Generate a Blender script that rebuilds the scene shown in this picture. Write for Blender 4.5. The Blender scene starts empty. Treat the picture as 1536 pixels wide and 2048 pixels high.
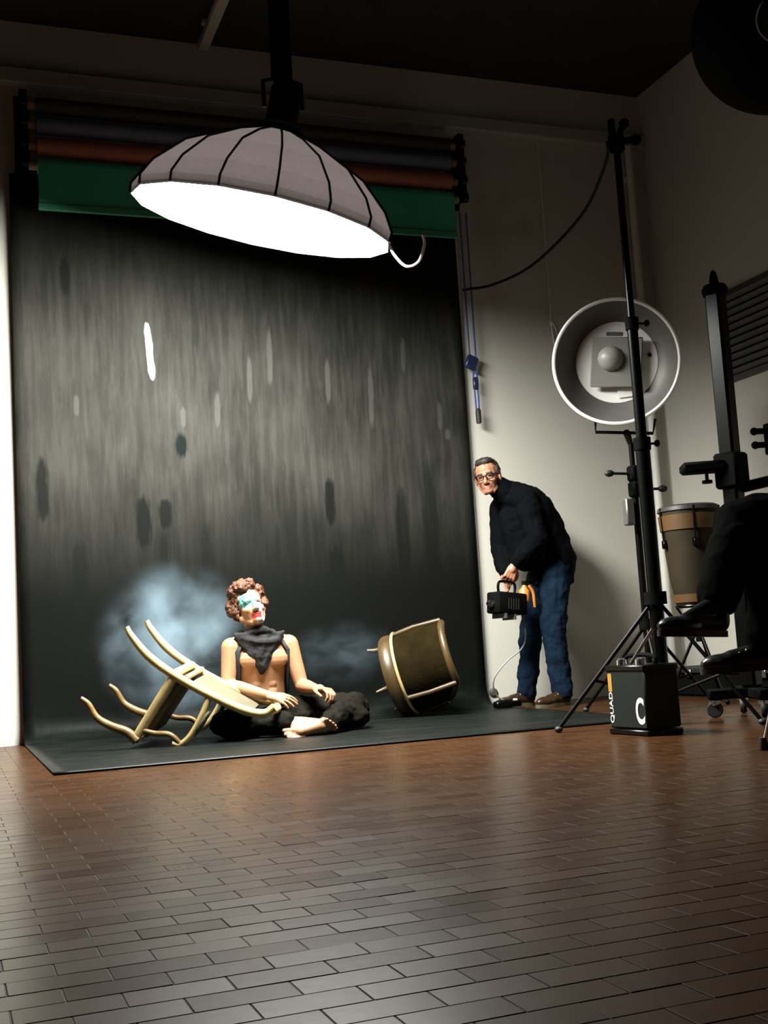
import bpy, bmesh, math, random
from mathutils import Vector, Matrix, Euler, noise
SC = bpy.context.scene
COL = SC.collection
PI = math.pi
random.seed(7)

# ------------------------------------------------------------------ camera
CAM = Vector((-0.4375, -7.3125, 0.4687))
YAW, PITCH, ROLL, FPX = 0.35922, 0.10994, -0.0608, 2355.8
fw = Vector((math.sin(YAW)*math.cos(PITCH), math.cos(YAW)*math.cos(PITCH), math.sin(PITCH)))
rt0 = Vector((math.cos(YAW), -math.sin(YAW), 0)); up0 = rt0.cross(fw)
rt = rt0*math.cos(ROLL) + up0*math.sin(ROLL)
up = -rt0*math.sin(ROLL) + up0*math.cos(ROLL)
cd = bpy.data.cameras.new('camera'); cam = bpy.data.objects.new('camera', cd); COL.objects.link(cam)
cam.matrix_world = Matrix(((rt.x, up.x, -fw.x, CAM.x), (rt.y, up.y, -fw.y, CAM.y), (rt.z, up.z, -fw.z, CAM.z), (0, 0, 0, 1)))
cd.sensor_fit = 'HORIZONTAL'; cd.sensor_width = 36.0; cd.lens = 36.0*FPX/1536.0
cd.clip_start = 0.05; cd.clip_end = 60
SC.camera = cam
# ------------------------------------------------------------------ world and exposure
w = bpy.data.worlds.new('world'); SC.world = w; w.use_nodes = True
w.node_tree.nodes['Background'].inputs[0].default_value = (0.5, 0.55, 0.6, 1)
w.node_tree.nodes['Background'].inputs[1].default_value = 0.02
vs = SC.view_settings
vs.view_transform = 'Standard'; vs.look = 'None'; vs.gamma = 1.0; vs.use_curve_mapping = False
vs.exposure = 0.0
SOFTBOX_E = 138.0
SPOT_E = 5.0

def in_frame(p):
    d = Vector(p)-CAM; z = d.dot(fw)
    if z < .2: return None
    return 768+FPX*d.dot(rt)/z, 1024-FPX*d.dot(up)/z, z

# ------------------------------------------------------------------ materials
def mat(name, col, rough=.6, metal=0.0, var=.12, scale=8.0, bump=0.0, bscale=None, spec=.5, emit=None, stretch=None, coat=0.0, sheen=0.0, col2=None):
    m = bpy.data.materials.new(name); m.use_nodes = True
    nt = m.node_tree; b = nt.nodes['Principled BSDF']
    b.inputs['Roughness'].default_value = rough; b.inputs['Metallic'].default_value = metal
    b.inputs['Specular IOR Level'].default_value = spec
    b.inputs['Coat Weight'].default_value = coat; b.inputs['Sheen Weight'].default_value = sheen
    tc = nt.nodes.new('ShaderNodeTexCoord'); mp = nt.nodes.new('ShaderNodeMapping')
    if stretch: mp.inputs['Scale'].default_value = stretch
    nt.links.new(tc.outputs['Object'], mp.inputs['Vector'])
    n = nt.nodes.new('ShaderNodeTexNoise'); n.inputs['Scale'].default_value = scale; n.inputs['Detail'].default_value = 4
    nt.links.new(mp.outputs[0], n.inputs['Vector'])
    r = nt.nodes.new('ShaderNodeValToRGB')
    c2 = col2 or tuple(min(1, c*(1+var)) for c in col); c1 = tuple(c*(1-var) for c in col) if not col2 else col
    r.color_ramp.elements[0].position = .3; r.color_ramp.elements[1].position = .7
    r.color_ramp.elements[0].color = (*c1, 1); r.color_ramp.elements[1].color = (*c2, 1)
    nt.links.new(n.outputs['Fac'], r.inputs['Fac']); nt.links.new(r.outputs['Color'], b.inputs['Base Color'])
    if bump:
        n2 = nt.nodes.new('ShaderNodeTexNoise'); n2.inputs['Scale'].default_value = bscale or scale*6; n2.inputs['Detail'].default_value = 3
        nt.links.new(mp.outputs[0], n2.inputs['Vector'])
        bp = nt.nodes.new('ShaderNodeBump'); bp.inputs['Strength'].default_value = bump; bp.inputs['Distance'].default_value = .01
        nt.links.new(n2.outputs['Fac'], bp.inputs['Height']); nt.links.new(bp.outputs['Normal'], b.inputs['Normal'])
    if emit:
        b.inputs['Emission Color'].default_value = (*emit[0], 1); b.inputs['Emission Strength'].default_value = emit[1]
    return m

M = {}
M['wall'] = mat('white_plaster', (.50, .475, .42), .75, var=.03, scale=1.3, bump=.08, bscale=60)
M['ceil'] = mat('dark_ceiling', (.018, .016, .015), .9, var=.2, scale=3)
M['roomwall'] = mat('grey_wall_paint', (.05, .048, .045), .9, var=.06, scale=2)
M['ledge'] = mat('pale_duct', (.40, .37, .34), .6, var=.05)
M['grout'] = mat('grout', (.018, .009, .005), .8, var=.25, scale=30, bump=.1)
M['black'] = mat('black_painted_metal', (.0015, .0015, .0015), .3, var=.2, scale=30, spec=.2)
M['blackmatt'] = mat('black_matt', (.0022, .0022, .0022), .75, var=.2, scale=20, spec=.06)
M['dishgrey'] = mat('satin_dish_inside', (.13, .125, .115), .5, metal=.35, var=.06, scale=20)
M['deflect'] = mat('frosted_deflector', (.19, .185, .165), .6, var=.06, scale=14)
M['blackfab'] = mat('black_nylon', (.014, .013, .014), .8, var=.2, scale=40, bump=.1)
def glow_fabric():                                   # thin dark cloth that lets a little of the lamp through
    m = mat('thin_dark_nylon', (.030, .024, .026), .8, var=.2, scale=40, bump=.1); nt = m.node_tree
    t = nt.nodes.new('ShaderNodeBsdfTranslucent'); t.inputs[0].default_value = (.0021, .0017, .0017, 1)
    a = nt.nodes.new('ShaderNodeAddShader'); nt.links.new(nt.nodes['Principled BSDF'].outputs[0], a.inputs[0]); nt.links.new(t.outputs[0], a.inputs[1])
    nt.links.new(a.outputs[0], nt.nodes['Material Output'].inputs['Surface']); return m
M['shellfab'] = glow_fabric()
M['rubber'] = mat('black_rubber', (.012, .012, .012), .6, var=.15)
M['chrome'] = mat('chrome', (.75, .75, .74), .18, metal=1, var=.04)
M['silver'] = mat('brushed_silver', (.30, .29, .27), .42, metal=.85, var=.08, scale=20)
M['white'] = mat('white_paint', (.82, .81, .77), .45, var=.03)
M['diff'] = mat('lit_diffuser', (.9, .9, .88), .6, var=.01, emit=((.985, 1.0, .94), SOFTBOX_E))
M['green'] = mat('green_paper', (.06, .44, .28), .7, var=.08, scale=3)
M['greenbar'] = mat('green_bar', (.06, .33, .19), .5, var=.05, scale=3)
M['redroll'] = mat('brown_red_paper', (.36, .12, .085), .75, var=.15, scale=4)
M['blueroll'] = mat('slate_blue_paper', (.12, .145, .22), .75, var=.12, scale=4)
M['darkroll'] = mat('charcoal_paper', (.035, .032, .033), .75, var=.15, scale=4)
M['core'] = mat('cardboard_core', (.30, .22, .14), .8, var=.1)
M['blue'] = mat('blue_plastic', (.045, .08, .26), .4, var=.1, scale=30)
M['navy'] = mat('navy_plastic', (.012, .018, .06), .4, var=.1, scale=30)
M['cord'] = mat('white_cord', (.75, .73, .66), .8, var=.06, scale=40)
M['cable'] = mat('black_cable', (.004, .004, .004), .7, var=.1, spec=.1)
M['greycable'] = mat('grey_cable', (.25, .25, .24), .5, var=.1)
M['skin'] = mat('skin', (.36, .18, .092), .5, var=.06, scale=14, bump=.04, bscale=180)
M['skin2'] = mat('skin_ruddy', (.36, .155, .09), .5, var=.06, scale=14, bump=.04, bscale=180)
M['paintwhite'] = mat('white_face_paint', (.48, .42, .37), .55, var=.05, scale=40)
M['turq'] = mat('turquoise_face_paint', (.11, .32, .28), .5, var=.1, scale=50)
M['lip'] = mat('red_lip_paint', (.36, .035, .03), .4, var=.1, scale=40)
M['lip2'] = mat('lip', (.42, .16, .12), .45, var=.1, scale=40)
M['eyedark'] = mat('dark_eye', (.02, .015, .012), .3, var=.1)
M['nail'] = mat('nail', (.66, .42, .34), .3, var=.05)
M['hair1'] = mat('auburn_hair', (.040, .011, .003), .6, var=.5, scale=40, bump=.8, bscale=110, col2=(.12, .034, .007))
M['hair2'] = mat('dark_brown_hair', (.022, .014, .010), .5, var=.3, scale=60, bump=.5, bscale=160)
M['scarf'] = mat('black_bandana', (.0035, .0035, .0048), .85, var=.3, scale=25, bump=.25, bscale=90)
M['vest'] = mat('dark_indigo_vest', (.004, .004, .008), .8, var=.2, scale=25, bump=.15)
M['trouser'] = mat('dark_olive_trousers', (.0055, .0045, .0026), .8, var=.3, scale=9, bump=.4, bscale=22, spec=.08)
M['jacket'] = mat('navy_black_jacket', (.0018, .0020, .0027), .9, var=.2, scale=10, bump=.35, bscale=25, spec=.05)
M['jeans'] = mat('blue_denim', (.0048, .0115, .023), .9, var=.35, scale=9, bump=.3, bscale=30, spec=.05)
M['shoe'] = mat('brown_leather', (.030, .015, .006), .3, var=.3, scale=20)
M['sole'] = mat('pale_sole', (.10, .08, .05), .6, var=.1)
M['lace'] = mat('lace', (.5, .42, .28), .8, var=.1)
M['blackcloth'] = mat('black_trouser_cloth', (.0008, .0008, .0008), .95, spec=.02, var=.2, scale=12, bump=.3, bscale=25)
M['blackshoe'] = mat('black_polished_leather', (.006, .006, .006), .25, var=.2)
M['gilt'] = mat('pale_gilt_wood', (.62, .46, .20), .38, metal=.25, var=.15, scale=14, bump=.08)
M['giltdark'] = mat('worn_gilt_wood', (.20, .12, .04), .42, metal=.2, var=.35, scale=14, bump=.1)
M['uph'] = mat('taupe_upholstery', (.11, .092, .055), .8, var=.12, scale=14, bump=.2, bscale=90)
M['uph2'] = mat('brown_olive_upholstery', (.0100, .0066, .0018), .9, spec=.04, var=.3, scale=9, bump=.25, bscale=60)
M['wood'] = mat('honey_wood', (.055, .032, .0095), .4, var=.3, scale=9, bump=.08, stretch=(1, 1, .25))
M['orange'] = mat('orange_plastic', (.6, .2, .03), .4, var=.1)
M['drum'] = mat('brown_drum_shell', (.034, .025, .014), .7, spec=.15, var=.15, scale=6)
M['drumband'] = mat('orange_band', (.11, .050, .012), .6, var=.15, scale=10)
M['label'] = mat('white_lettering', (.78, .77, .72), .6, var=.03)
M['ochre'] = mat('ochre_label', (.50, .24, .03), .6, var=.15, scale=30)
M['pack'] = mat('dark_green_grey_enamel', (.015, .018, .016), .6, var=.12, scale=14, spec=.15)
M['louvre'] = mat('grey_vent_metal', (.045, .042, .036), .5, var=.1)
M['glass'] = mat('frosted_glass', (.27, .265, .24), .4, var=.05)
M['pipe'] = mat('white_pipe', (.68, .66, .6), .5, var=.03)
M['cork'] = mat('stain', (.05, .04, .035), .7)

# tile material: a tone for every tile of the running bond, read from the position in the room
TL, TW, JX, JY, GAP = 0.15, 0.075, 0.0084, -5.7768, 0.0020
def tile_material():
    m = bpy.data.materials.new('terracotta_tile'); m.use_nodes = True; nt = m.node_tree; b = nt.nodes['Principled BSDF']
    g = nt.nodes.new('ShaderNodeNewGeometry')
    s = nt.nodes.new('ShaderNodeSeparateXYZ'); nt.links.new(g.outputs['Position'], s.inputs[0])
    def ma(op, a, bb=None, c=None):
        n = nt.nodes.new('ShaderNodeMath'); n.operation = op
        for i, v in enumerate((a, bb, c)):
            if v is None: continue
            if isinstance(v, (int, float)): n.inputs[i].default_value = v
            else: nt.links.new(v, n.inputs[i])
        return n.outputs[0]
    row = ma('FLOOR', ma('DIVIDE', ma('SUBTRACT', s.outputs[1], JY), TW))
    odd = ma('FLOORED_MODULO', row, 2.0)
    xs = ma('SUBTRACT', ma('SUBTRACT', s.outputs[0], JX), ma('MULTIPLY', ma('SUBTRACT', 1.0, odd), TL*.5))
    colx = ma('FLOOR', ma('DIVIDE', xs, TL))
    cb = nt.nodes.new('ShaderNodeCombineXYZ'); nt.links.new(row, cb.inputs[0]); nt.links.new(colx, cb.inputs[1])
    wn = nt.nodes.new('ShaderNodeTexWhiteNoise'); nt.links.new(cb.outputs[0], wn.inputs[0])
    r = nt.nodes.new('ShaderNodeValToRGB')
    r.color_ramp.elements[0].color = (.041, .0160, .0048, 1); r.color_ramp.elements[1].color = (.053, .0212, .0070, 1)
    nt.links.new(wn.outputs['Value'], r.inputs['Fac'])
    n = nt.nodes.new('ShaderNodeTexNoise'); n.inputs['Scale'].default_value = 35; n.inputs['Detail'].default_value = 5
    nt.links.new(g.outputs['Position'], n.inputs['Vector'])
    mx = nt.nodes.new('ShaderNodeMix'); mx.data_type = 'RGBA'; mx.blend_type = 'MULTIPLY'; mx.inputs['Factor'].default_value = .45
    nt.links.new(r.outputs[0], mx.inputs['A']); nt.links.new(n.outputs['Color'], mx.inputs['B'])
    hs = nt.nodes.new('ShaderNodeMix'); hs.data_type = 'RGBA'; hs.blend_type = 'MULTIPLY'; hs.inputs['Factor'].default_value = .2
    nt.links.new(r.outputs[0], hs.inputs['A']); nt.links.new(n.outputs['Fac'], hs.inputs['B'])
    nt.links.new(hs.outputs['Result'], b.inputs['Base Color']); b.inputs['Specular IOR Level'].default_value = .09
    nt.links.new(ma('ADD', ma('MULTIPLY', n.outputs['Fac'], .03), ma('ADD', ma('MULTIPLY', wn.outputs['Value'], .05), .25)), b.inputs['Roughness'])
    bp = nt.nodes.new('ShaderNodeBump'); bp.inputs['Strength'].default_value = .03; bp.inputs['Distance'].default_value = .004
    nt.links.new(n.outputs['Fac'], bp.inputs['Height']); nt.links.new(bp.outputs[0], b.inputs['Normal'])
    return m
M['tile'] = tile_material()
M['tileedge'] = mat('worn_tile_edge', (.040, .018, .009), .75, var=.2, scale=60, spec=.2)

# ------------------------------------------------------------------ mesh helpers
ORG = {}
def V(*a): return Vector(a if len(a) == 3 else a[0])
def join(*parts):
    vs_, fs = [], []
    for v, f in parts:
        o = len(vs_); vs_ += list(v); fs += [tuple(i+o for i in q) for q in f]
    return vs_, fs
def xf(vf, m): return [m @ Vector(v) for v in vf[0]], vf[1]
def basis(x, y, z, t=(0, 0, 0)):
    x, y, z = Vector(x), Vector(y), Vector(z)
    return Matrix(((x.x, y.x, z.x, t[0]), (x.y, y.y, z.y, t[1]), (x.z, y.z, z.z, t[2]), (0, 0, 0, 1)))
def frame(z, xhint=(1, 0, 0), t=(0, 0, 0)):
    z = Vector(z).normalized(); x = Vector(xhint); x = (x - z*x.dot(z))
    if x.length < 1e-5: x = Vector((0, 1, 0)) - z*z.y
    x.normalize(); return basis(x, z.cross(x), z, t)
def box(c, s, m=None, bev=0.0, seg=1):
    bm = bmesh.new(); bmesh.ops.create_cube(bm, size=1)
    for v in bm.verts: v.co = Vector((v.co.x*s[0], v.co.y*s[1], v.co.z*s[2]))
    if bev: bmesh.ops.bevel(bm, geom=bm.edges[:], offset=bev, segments=seg, affect='EDGES', profile=.5)
    T = Matrix.Translation(Vector(c)) @ (m.to_4x4() if m else Matrix.Identity(4))
    bm.verts.index_update()
    r = ([T @ v.co for v in bm.verts], [tuple(v.index for v in f.verts) for f in bm.faces]); bm.free(); return r
def tube(path, r, n=10, closed=False, caps=True, flat=1.0, flatdir=None):
    P = [Vector(p) for p in path]; k = len(P); rr = r if isinstance(r, (list, tuple)) else [r]*k
    vs_, fs = [], []; prev = None
    for i in range(k):
        a = P[i-1] if (i > 0 or closed) else P[i]; b = P[(i+1) % k] if (i < k-1 or closed) else P[i]
        t = (b-a).normalized()
        if prev is None:
            h = Vector(flatdir) if flatdir else (Vector((0, 0, 1)) if abs(t.z) < .9 else Vector((1, 0, 0)))
            u = (h - t*h.dot(t)).normalized()
        else:
            u = prev - t*prev.dot(t); u = u.normalized() if u.length > 1e-6 else prev
        prev = u; v = t.cross(u)
        for j in range(n):
            a_ = 2*PI*j/n; vs_.append(P[i] + u*(rr[i]*math.cos(a_)*flat) + v*(rr[i]*math.sin(a_)))
    for i in range(k if closed else k-1):
        for j in range(n):
            a = i*n+j; b = i*n+(j+1) % n; i2 = (i+1) % k
            fs.append((a, b, i2*n+(j+1) % n, i2*n+j))
    if caps and not closed:
        fs.append(tuple(range(n-1, -1, -1))); fs.append(tuple((k-1)*n+j for j in range(n)))
    return vs_, fs
def rod(a, b, r, r2=None, n=10): return tube([a, b], [r, r2 if r2 is not None else r], n)
def spline(pts, n=8):
    P = [Vector(p) for p in pts]; Q = [P[0]*2-P[1]]+P+[P[-1]*2-P[-2]]; out = []
    for i in range(1, len(Q)-2):
        for k in range(n):
            t = k/n; a, b, c, d = Q[i-1:i+3]
            out.append(.5*((2*b)+(c-a)*t+(2*a-5*b+4*c-d)*t*t+(3*b-a-3*c+d)*t**3))
    out.append(P[-1]); return out
def lathe(prof, n=24, m=None, a0=0, a1=2*PI):
    vs_, fs = [], []; full = abs(a1-a0-2*PI) < 1e-6; cols = n if full else n+1
    for i in range(cols):
        a = a0+(a1-a0)*i/n
        for r, z in prof: vs_.append(Vector((r*math.cos(a), r*math.sin(a), z)))
    k = len(prof)
    for i in range(n):
        i2 = (i+1) % cols
        for j in range(k-1): fs.append((i*k+j, i2*k+j, i2*k+j+1, i*k+j+1))
    r = (vs_, fs); return xf(r, m) if m else r
def loft(rings, n=20, cap=True):
    vs_, fs = [], []
    for c, u, v in rings:
        c, u, v = Vector(c), Vector(u), Vector(v)
        for j in range(n):
            a = 2*PI*j/n; vs_.append(c+u*math.cos(a)+v*math.sin(a))
    for i in range(len(rings)-1):
        for j in range(n): fs.append((i*n+j, i*n+(j+1) % n, (i+1)*n+(j+1) % n, (i+1)*n+j))
    if cap: fs.append(tuple(range(n-1, -1, -1))); fs.append(tuple((len(rings)-1)*n+j for j in range(n)))
    return vs_, fs
def ell(c, r, m=None, n=14):
    r = (r, r, r) if isinstance(r, (int, float)) else r
    prof = [(math.sin(PI*i/(n//2)), -math.cos(PI*i/(n//2))) for i in range(n//2+1)]
    prof[0] = (1e-4, -1); prof[-1] = (1e-4, 1)
    v, f = lathe(prof, n); k = len(prof)
    f = f + [tuple(i*k for i in range(n-1, -1, -1)), tuple(i*k+k-1 for i in range(n))]
    T = Matrix.Translation(Vector(c)) @ (m.to_4x4() if m else Matrix.Identity(4)) @ Matrix.Diagonal((*r, 1))
    return xf((v, f), T)
def capsule(a, b, ra, rb=None, n=14):
    rb = ra if rb is None else rb; a, b = Vector(a), Vector(b); d = b-a; L = d.length
    prof = [(1e-4, -ra)]+[(ra*math.sin(t), -ra*math.cos(t)) for t in (PI/8, PI/4, 3*PI/8, PI/2)]
    prof += [(rb*math.sin(t), L-rb*math.cos(t)) for t in (PI/2, 5*PI/8, 3*PI/4, 7*PI/8)]+[(1e-4, L+rb)]
    v, f = lathe(prof, n, frame(d, (1, .2, .1), a)); k = len(prof)
    return v, f+[tuple(i*k for i in range(n-1, -1, -1)), tuple(i*k+k-1 for i in range(n))]
def mesh_of(name, vf):
    me = bpy.data.meshes.new(name); me.from_pydata([tuple(v) for v in vf[0]], [], vf[1]); me.update(); return me
def tag(o, label=None, cat=None, group=None, kind=None):
    if label: o['label'] = label
    if cat: o['category'] = cat
    if group: o['group'] = group
    if kind: o['kind'] = kind
    return o
def empty(name, loc, label, cat, group=None):
    o = bpy.data.objects.new(name, None); COL.objects.link(o); o.location = loc; o.empty_display_size = .1
    ORG[o] = Vector(loc); return tag(o, label, cat, group)
def put(name, me, m, parent=None, origin=None, smooth=True, angle=40):
    """link a mesh whose vertices are in room coordinates, as a part of parent"""
    if origin is None:
        origin = ORG[parent] if parent else Vector((0, 0, 0))
    origin = Vector(origin)
    me.transform(Matrix.Translation(-origin))
    bm = bmesh.new(); bm.from_mesh(me); bmesh.ops.recalc_face_normals(bm, faces=bm.faces[:]); bm.to_mesh(me); bm.free()
    if smooth:
        for p in me.polygons: p.use_smooth = True
        me.set_sharp_from_angle(angle=math.radians(angle))
    if m and not me.materials: me.materials.append(m)
    o = bpy.data.objects.new(name, me); COL.objects.link(o)
    if parent:
        o.parent = parent; o.location = origin-ORG[parent]
    else: o.location = origin
    ORG[o] = origin; return o
def part(name, vf, m, parent=None, **k): return put(name, mesh_of(name, vf), M[m] if isinstance(m, str) else m, parent, **k)
def organic(name, prims, voxel=.006, smooth=4, fac=.5):
    """one continuous surface grown over overlapping solids"""
    me = mesh_of(name, join(*prims)); o = bpy.data.objects.new('tmp', me); COL.objects.link(o)
    r = o.modifiers.new('r', 'REMESH'); r.mode = 'VOXEL'; r.voxel_size = voxel
    s = o.modifiers.new('s', 'SMOOTH'); s.factor = fac; s.iterations = smooth
    dg = bpy.context.evaluated_depsgraph_get(); dg.update()
    out = bpy.data.meshes.new_from_object(o.evaluated_get(dg)); out.name = name
    bpy.data.objects.remove(o); out.materials.clear(); return out
def wrinkle(me, amp, scale, seed=0.0):
    ns = [v.vector.copy() for v in me.vertex_normals]; off = Vector((seed, seed*.7, 0))
    co = [v.co.copy() for v in me.vertices]; flat = []
    for c, n in zip(co, ns): flat += (c+n*(amp*noise.fractal(c*scale+off, 1.0, 2.0, 2)))[:]
    me.vertices.foreach_set('co', flat); me.update()
def colour_faces(me, mats, fn):
    for m in mats: me.materials.append(M[m])
    for p in me.polygons: p.material_index = fn(p.center)
def text_mesh(s, size, depth=.0008, bold=0.0):
    c = bpy.data.curves.new('t', 'FONT'); c.body = s; c.size = size; c.extrude = depth; c.align_x = 'CENTER'; c.align_y = 'CENTER'; c.offset = bold
    o = bpy.data.objects.new('t', c); COL.objects.link(o)
    dg = bpy.context.evaluated_depsgraph_get(); dg.update()
    me = bpy.data.meshes.new_from_object(o.evaluated_get(dg)); bpy.data.objects.remove(o); return me
def structure(name, vf, m, parent=None, **k):
    o = part(name, vf, m, parent, **k)
    if not parent: o['kind'] = 'structure'
    return o

# ------------------------------------------------------------------ room
XL, XR, YF, H = -3.4, 4.57, -9.2, 4.48
floor = structure('floor', box(((XL+XR)/2, YF/2, -.06), (XR-XL, -YF, .1160)), 'grout', smooth=False)
floor['label'] = 'terracotta tile floor of the studio laid in running bond'
structure('ceiling', box(((XL+XR)/2, YF/2, H+.06), (XR-XL+.4, -YF+.4, .12)), 'ceil', smooth=False)
structure('wall_back', box(((XL+XR)/2, .08, H/2-.05), (XR-XL+.3, .16, H+.1)), 'wall', smooth=False)
structure('wall_right', box((XR+.08, YF/2, H/2-.05), (.16, -YF, H+.1)), 'wall', smooth=False)
structure('wall_left', box((XL-.08, YF/2, H/2-.05), (.16, -YF, H+.1)), 'roomwall', smooth=False)
structure('wall_front', box(((XL+XR)/2, YF-.08, H/2-.05), (XR-XL+.3, .16, H+.1)), 'roomwall', smooth=False)
structure('trim_1', box(((XL+XR)/2, -.035, 4.10), (XR-XL, .07, .10), bev=.008), 'ledge')

# floor tiles: those that show largest are single tiles, the rest one joined field
def tile_vf():
    a, b = (TL-GAP)/2, (TW-GAP)/2; e = .0010
    lo = [(-a, -b, -.010), (a, -b, -.010), (a, b, -.010), (-a, b, -.010)]
    md = [(-a, -b, -.0007), (a, -b, -.0007), (a, b, -.0007), (-a, b, -.0007)]
    tp = [(-a+e, -b+e, 0), (a-e, -b+e, 0), (a-e, b-e, 0), (-a+e, b-e, 0)]
    f = [(8, 9, 10, 11)]
    for k in (0, 4):
        for i in range(4): f.append((k+i, k+(i+1) % 4, k+4+(i+1) % 4, k+4+i))
    return [Vector(v) for v in lo+md+tp], f
def edge_faces(me):
    me.materials.append(M['tile']); me.materials.append(M['tileedge'])
    me.polygons.foreach_set('material_index', [0 if i % 9 == 0 else 1 for i in range(len(me.polygons))]); return me
TV = tile_vf(); tile_me = edge_faces(mesh_of('tile', TV))
cells = []
r0 = int((YF-JY)/TW)+1; r1 = int((-.0-JY)/TW)
for r in range(r0, r1):
    y = JY+(r+.5)*TW; off = TL*.5 if r % 2 == 0 else 0.0
    for c in range(int((XL-JX)/TL)-1, int((XR-JX)/TL)+2):
        x = JX+off+(c+.5)*TL
        if x-TL/2 < XL or x+TL/2 > XR: continue
        q = in_frame((x, y, 0)); seen = q and -20 < q[0] < 1556 and q[1] < 2062
        cells.append((q[2] if seen else 99, x, y))
cells.sort()
rest = []
for i, (z, x, y) in enumerate(cells):
    tilt = (random.gauss(0, .0022), random.gauss(0, .0022), random.gauss(0, .0005))
    if i < 300:
        o = bpy.data.objects.new('tile', tile_me); COL.objects.link(o); o.parent = floor
        o.location = Vector((x, y, tilt[2]*.4-.0006)); o.rotation_euler = (tilt[1], tilt[0], 0)
    else:
        R_ = Matrix.Translation((x, y, tilt[2]*.4-.0006)) @ Euler((tilt[1], tilt[0], 0)).to_matrix().to_4x4()
        rest.append(xf(TV, R_))
o = put('tile_field', edge_faces(mesh_of('tile_field', join(*rest))), None, floor, smooth=False); o['kind'] = 'stuff'

# vertical pipe in the corner, small cable outlet, vent, hooks on the right wall
o = part('water_pipe', join(rod((4.42, -.05, .02), (4.42, -.05, 4.05), .028, n=14), *[box((4.42, -.025, z), (.075, .05, .03)) for z in (.4, 1.6, 2.8, 3.8)]), 'pipe')
tag(o, 'thin white vertical pipe running up the back wall beside the room corner', 'pipe')
o = part('cable_outlet', join(lathe([(.001, .012), (.018, .014), (.03, .006), (.032, 0)], 16, frame((0, -1, 0), t=(3.02, 0, .085)))), 'cork')
tag(o, 'small round dark cable outlet low on the white back wall', 'outlet')
vent = empty('wall_vent', (XR, -1.2, 2.38), 'dark louvred ventilation grille set high in the right-hand wall', 'vent')
y0, y1, z0, z1 = -.80, -2.15, 2.085, 2.67
part('frame', join(box((XR-.015, (y0+y1)/2, z0), (.03, y0-y1+.04, .035)), box((XR-.015, (y0+y1)/2, z1), (.03, y0-y1+.04, .035)), box((XR-.015, y0, (z0+z1)/2), (.03, .035, z1-z0)), box((XR-.015, y1, (z0+z1)/2), (.03, .035, z1-z0))), 'louvre', vent, smooth=False)
part('backing', box((XR-.003, (y0+y1)/2, (z0+z1)/2), (.004, y0-y1, z1-z0)), 'blackmatt', vent, smooth=False)
lm = None
for i in range(11):
    z = z0+.045+i*(z1-z0-.07)/10.2
    part('slat', box((XR-.022, (y0+y1)/2, z), (.008, y0-y1-.03, .036), Euler((0, math.radians(-38), 0)).to_matrix()), 'louvre', vent, smooth=False)
hk = empty('wall_bracket', (XR, -1.16, 1.6), 'small black two-armed bracket fixed to the right-hand wall', 'bracket')
part('plate', box((XR-.006, -1.16, 1.625), (.012, .12, .2), bev=.003), 'blackmatt', hk)
for z in (1.585, 1.675): part('arm', join(rod((XR, -1.15, z), (XR-.10, -1.12, z), .02), ell((XR-.10, -1.12, z), .026)), 'blackmatt', hk)

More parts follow.
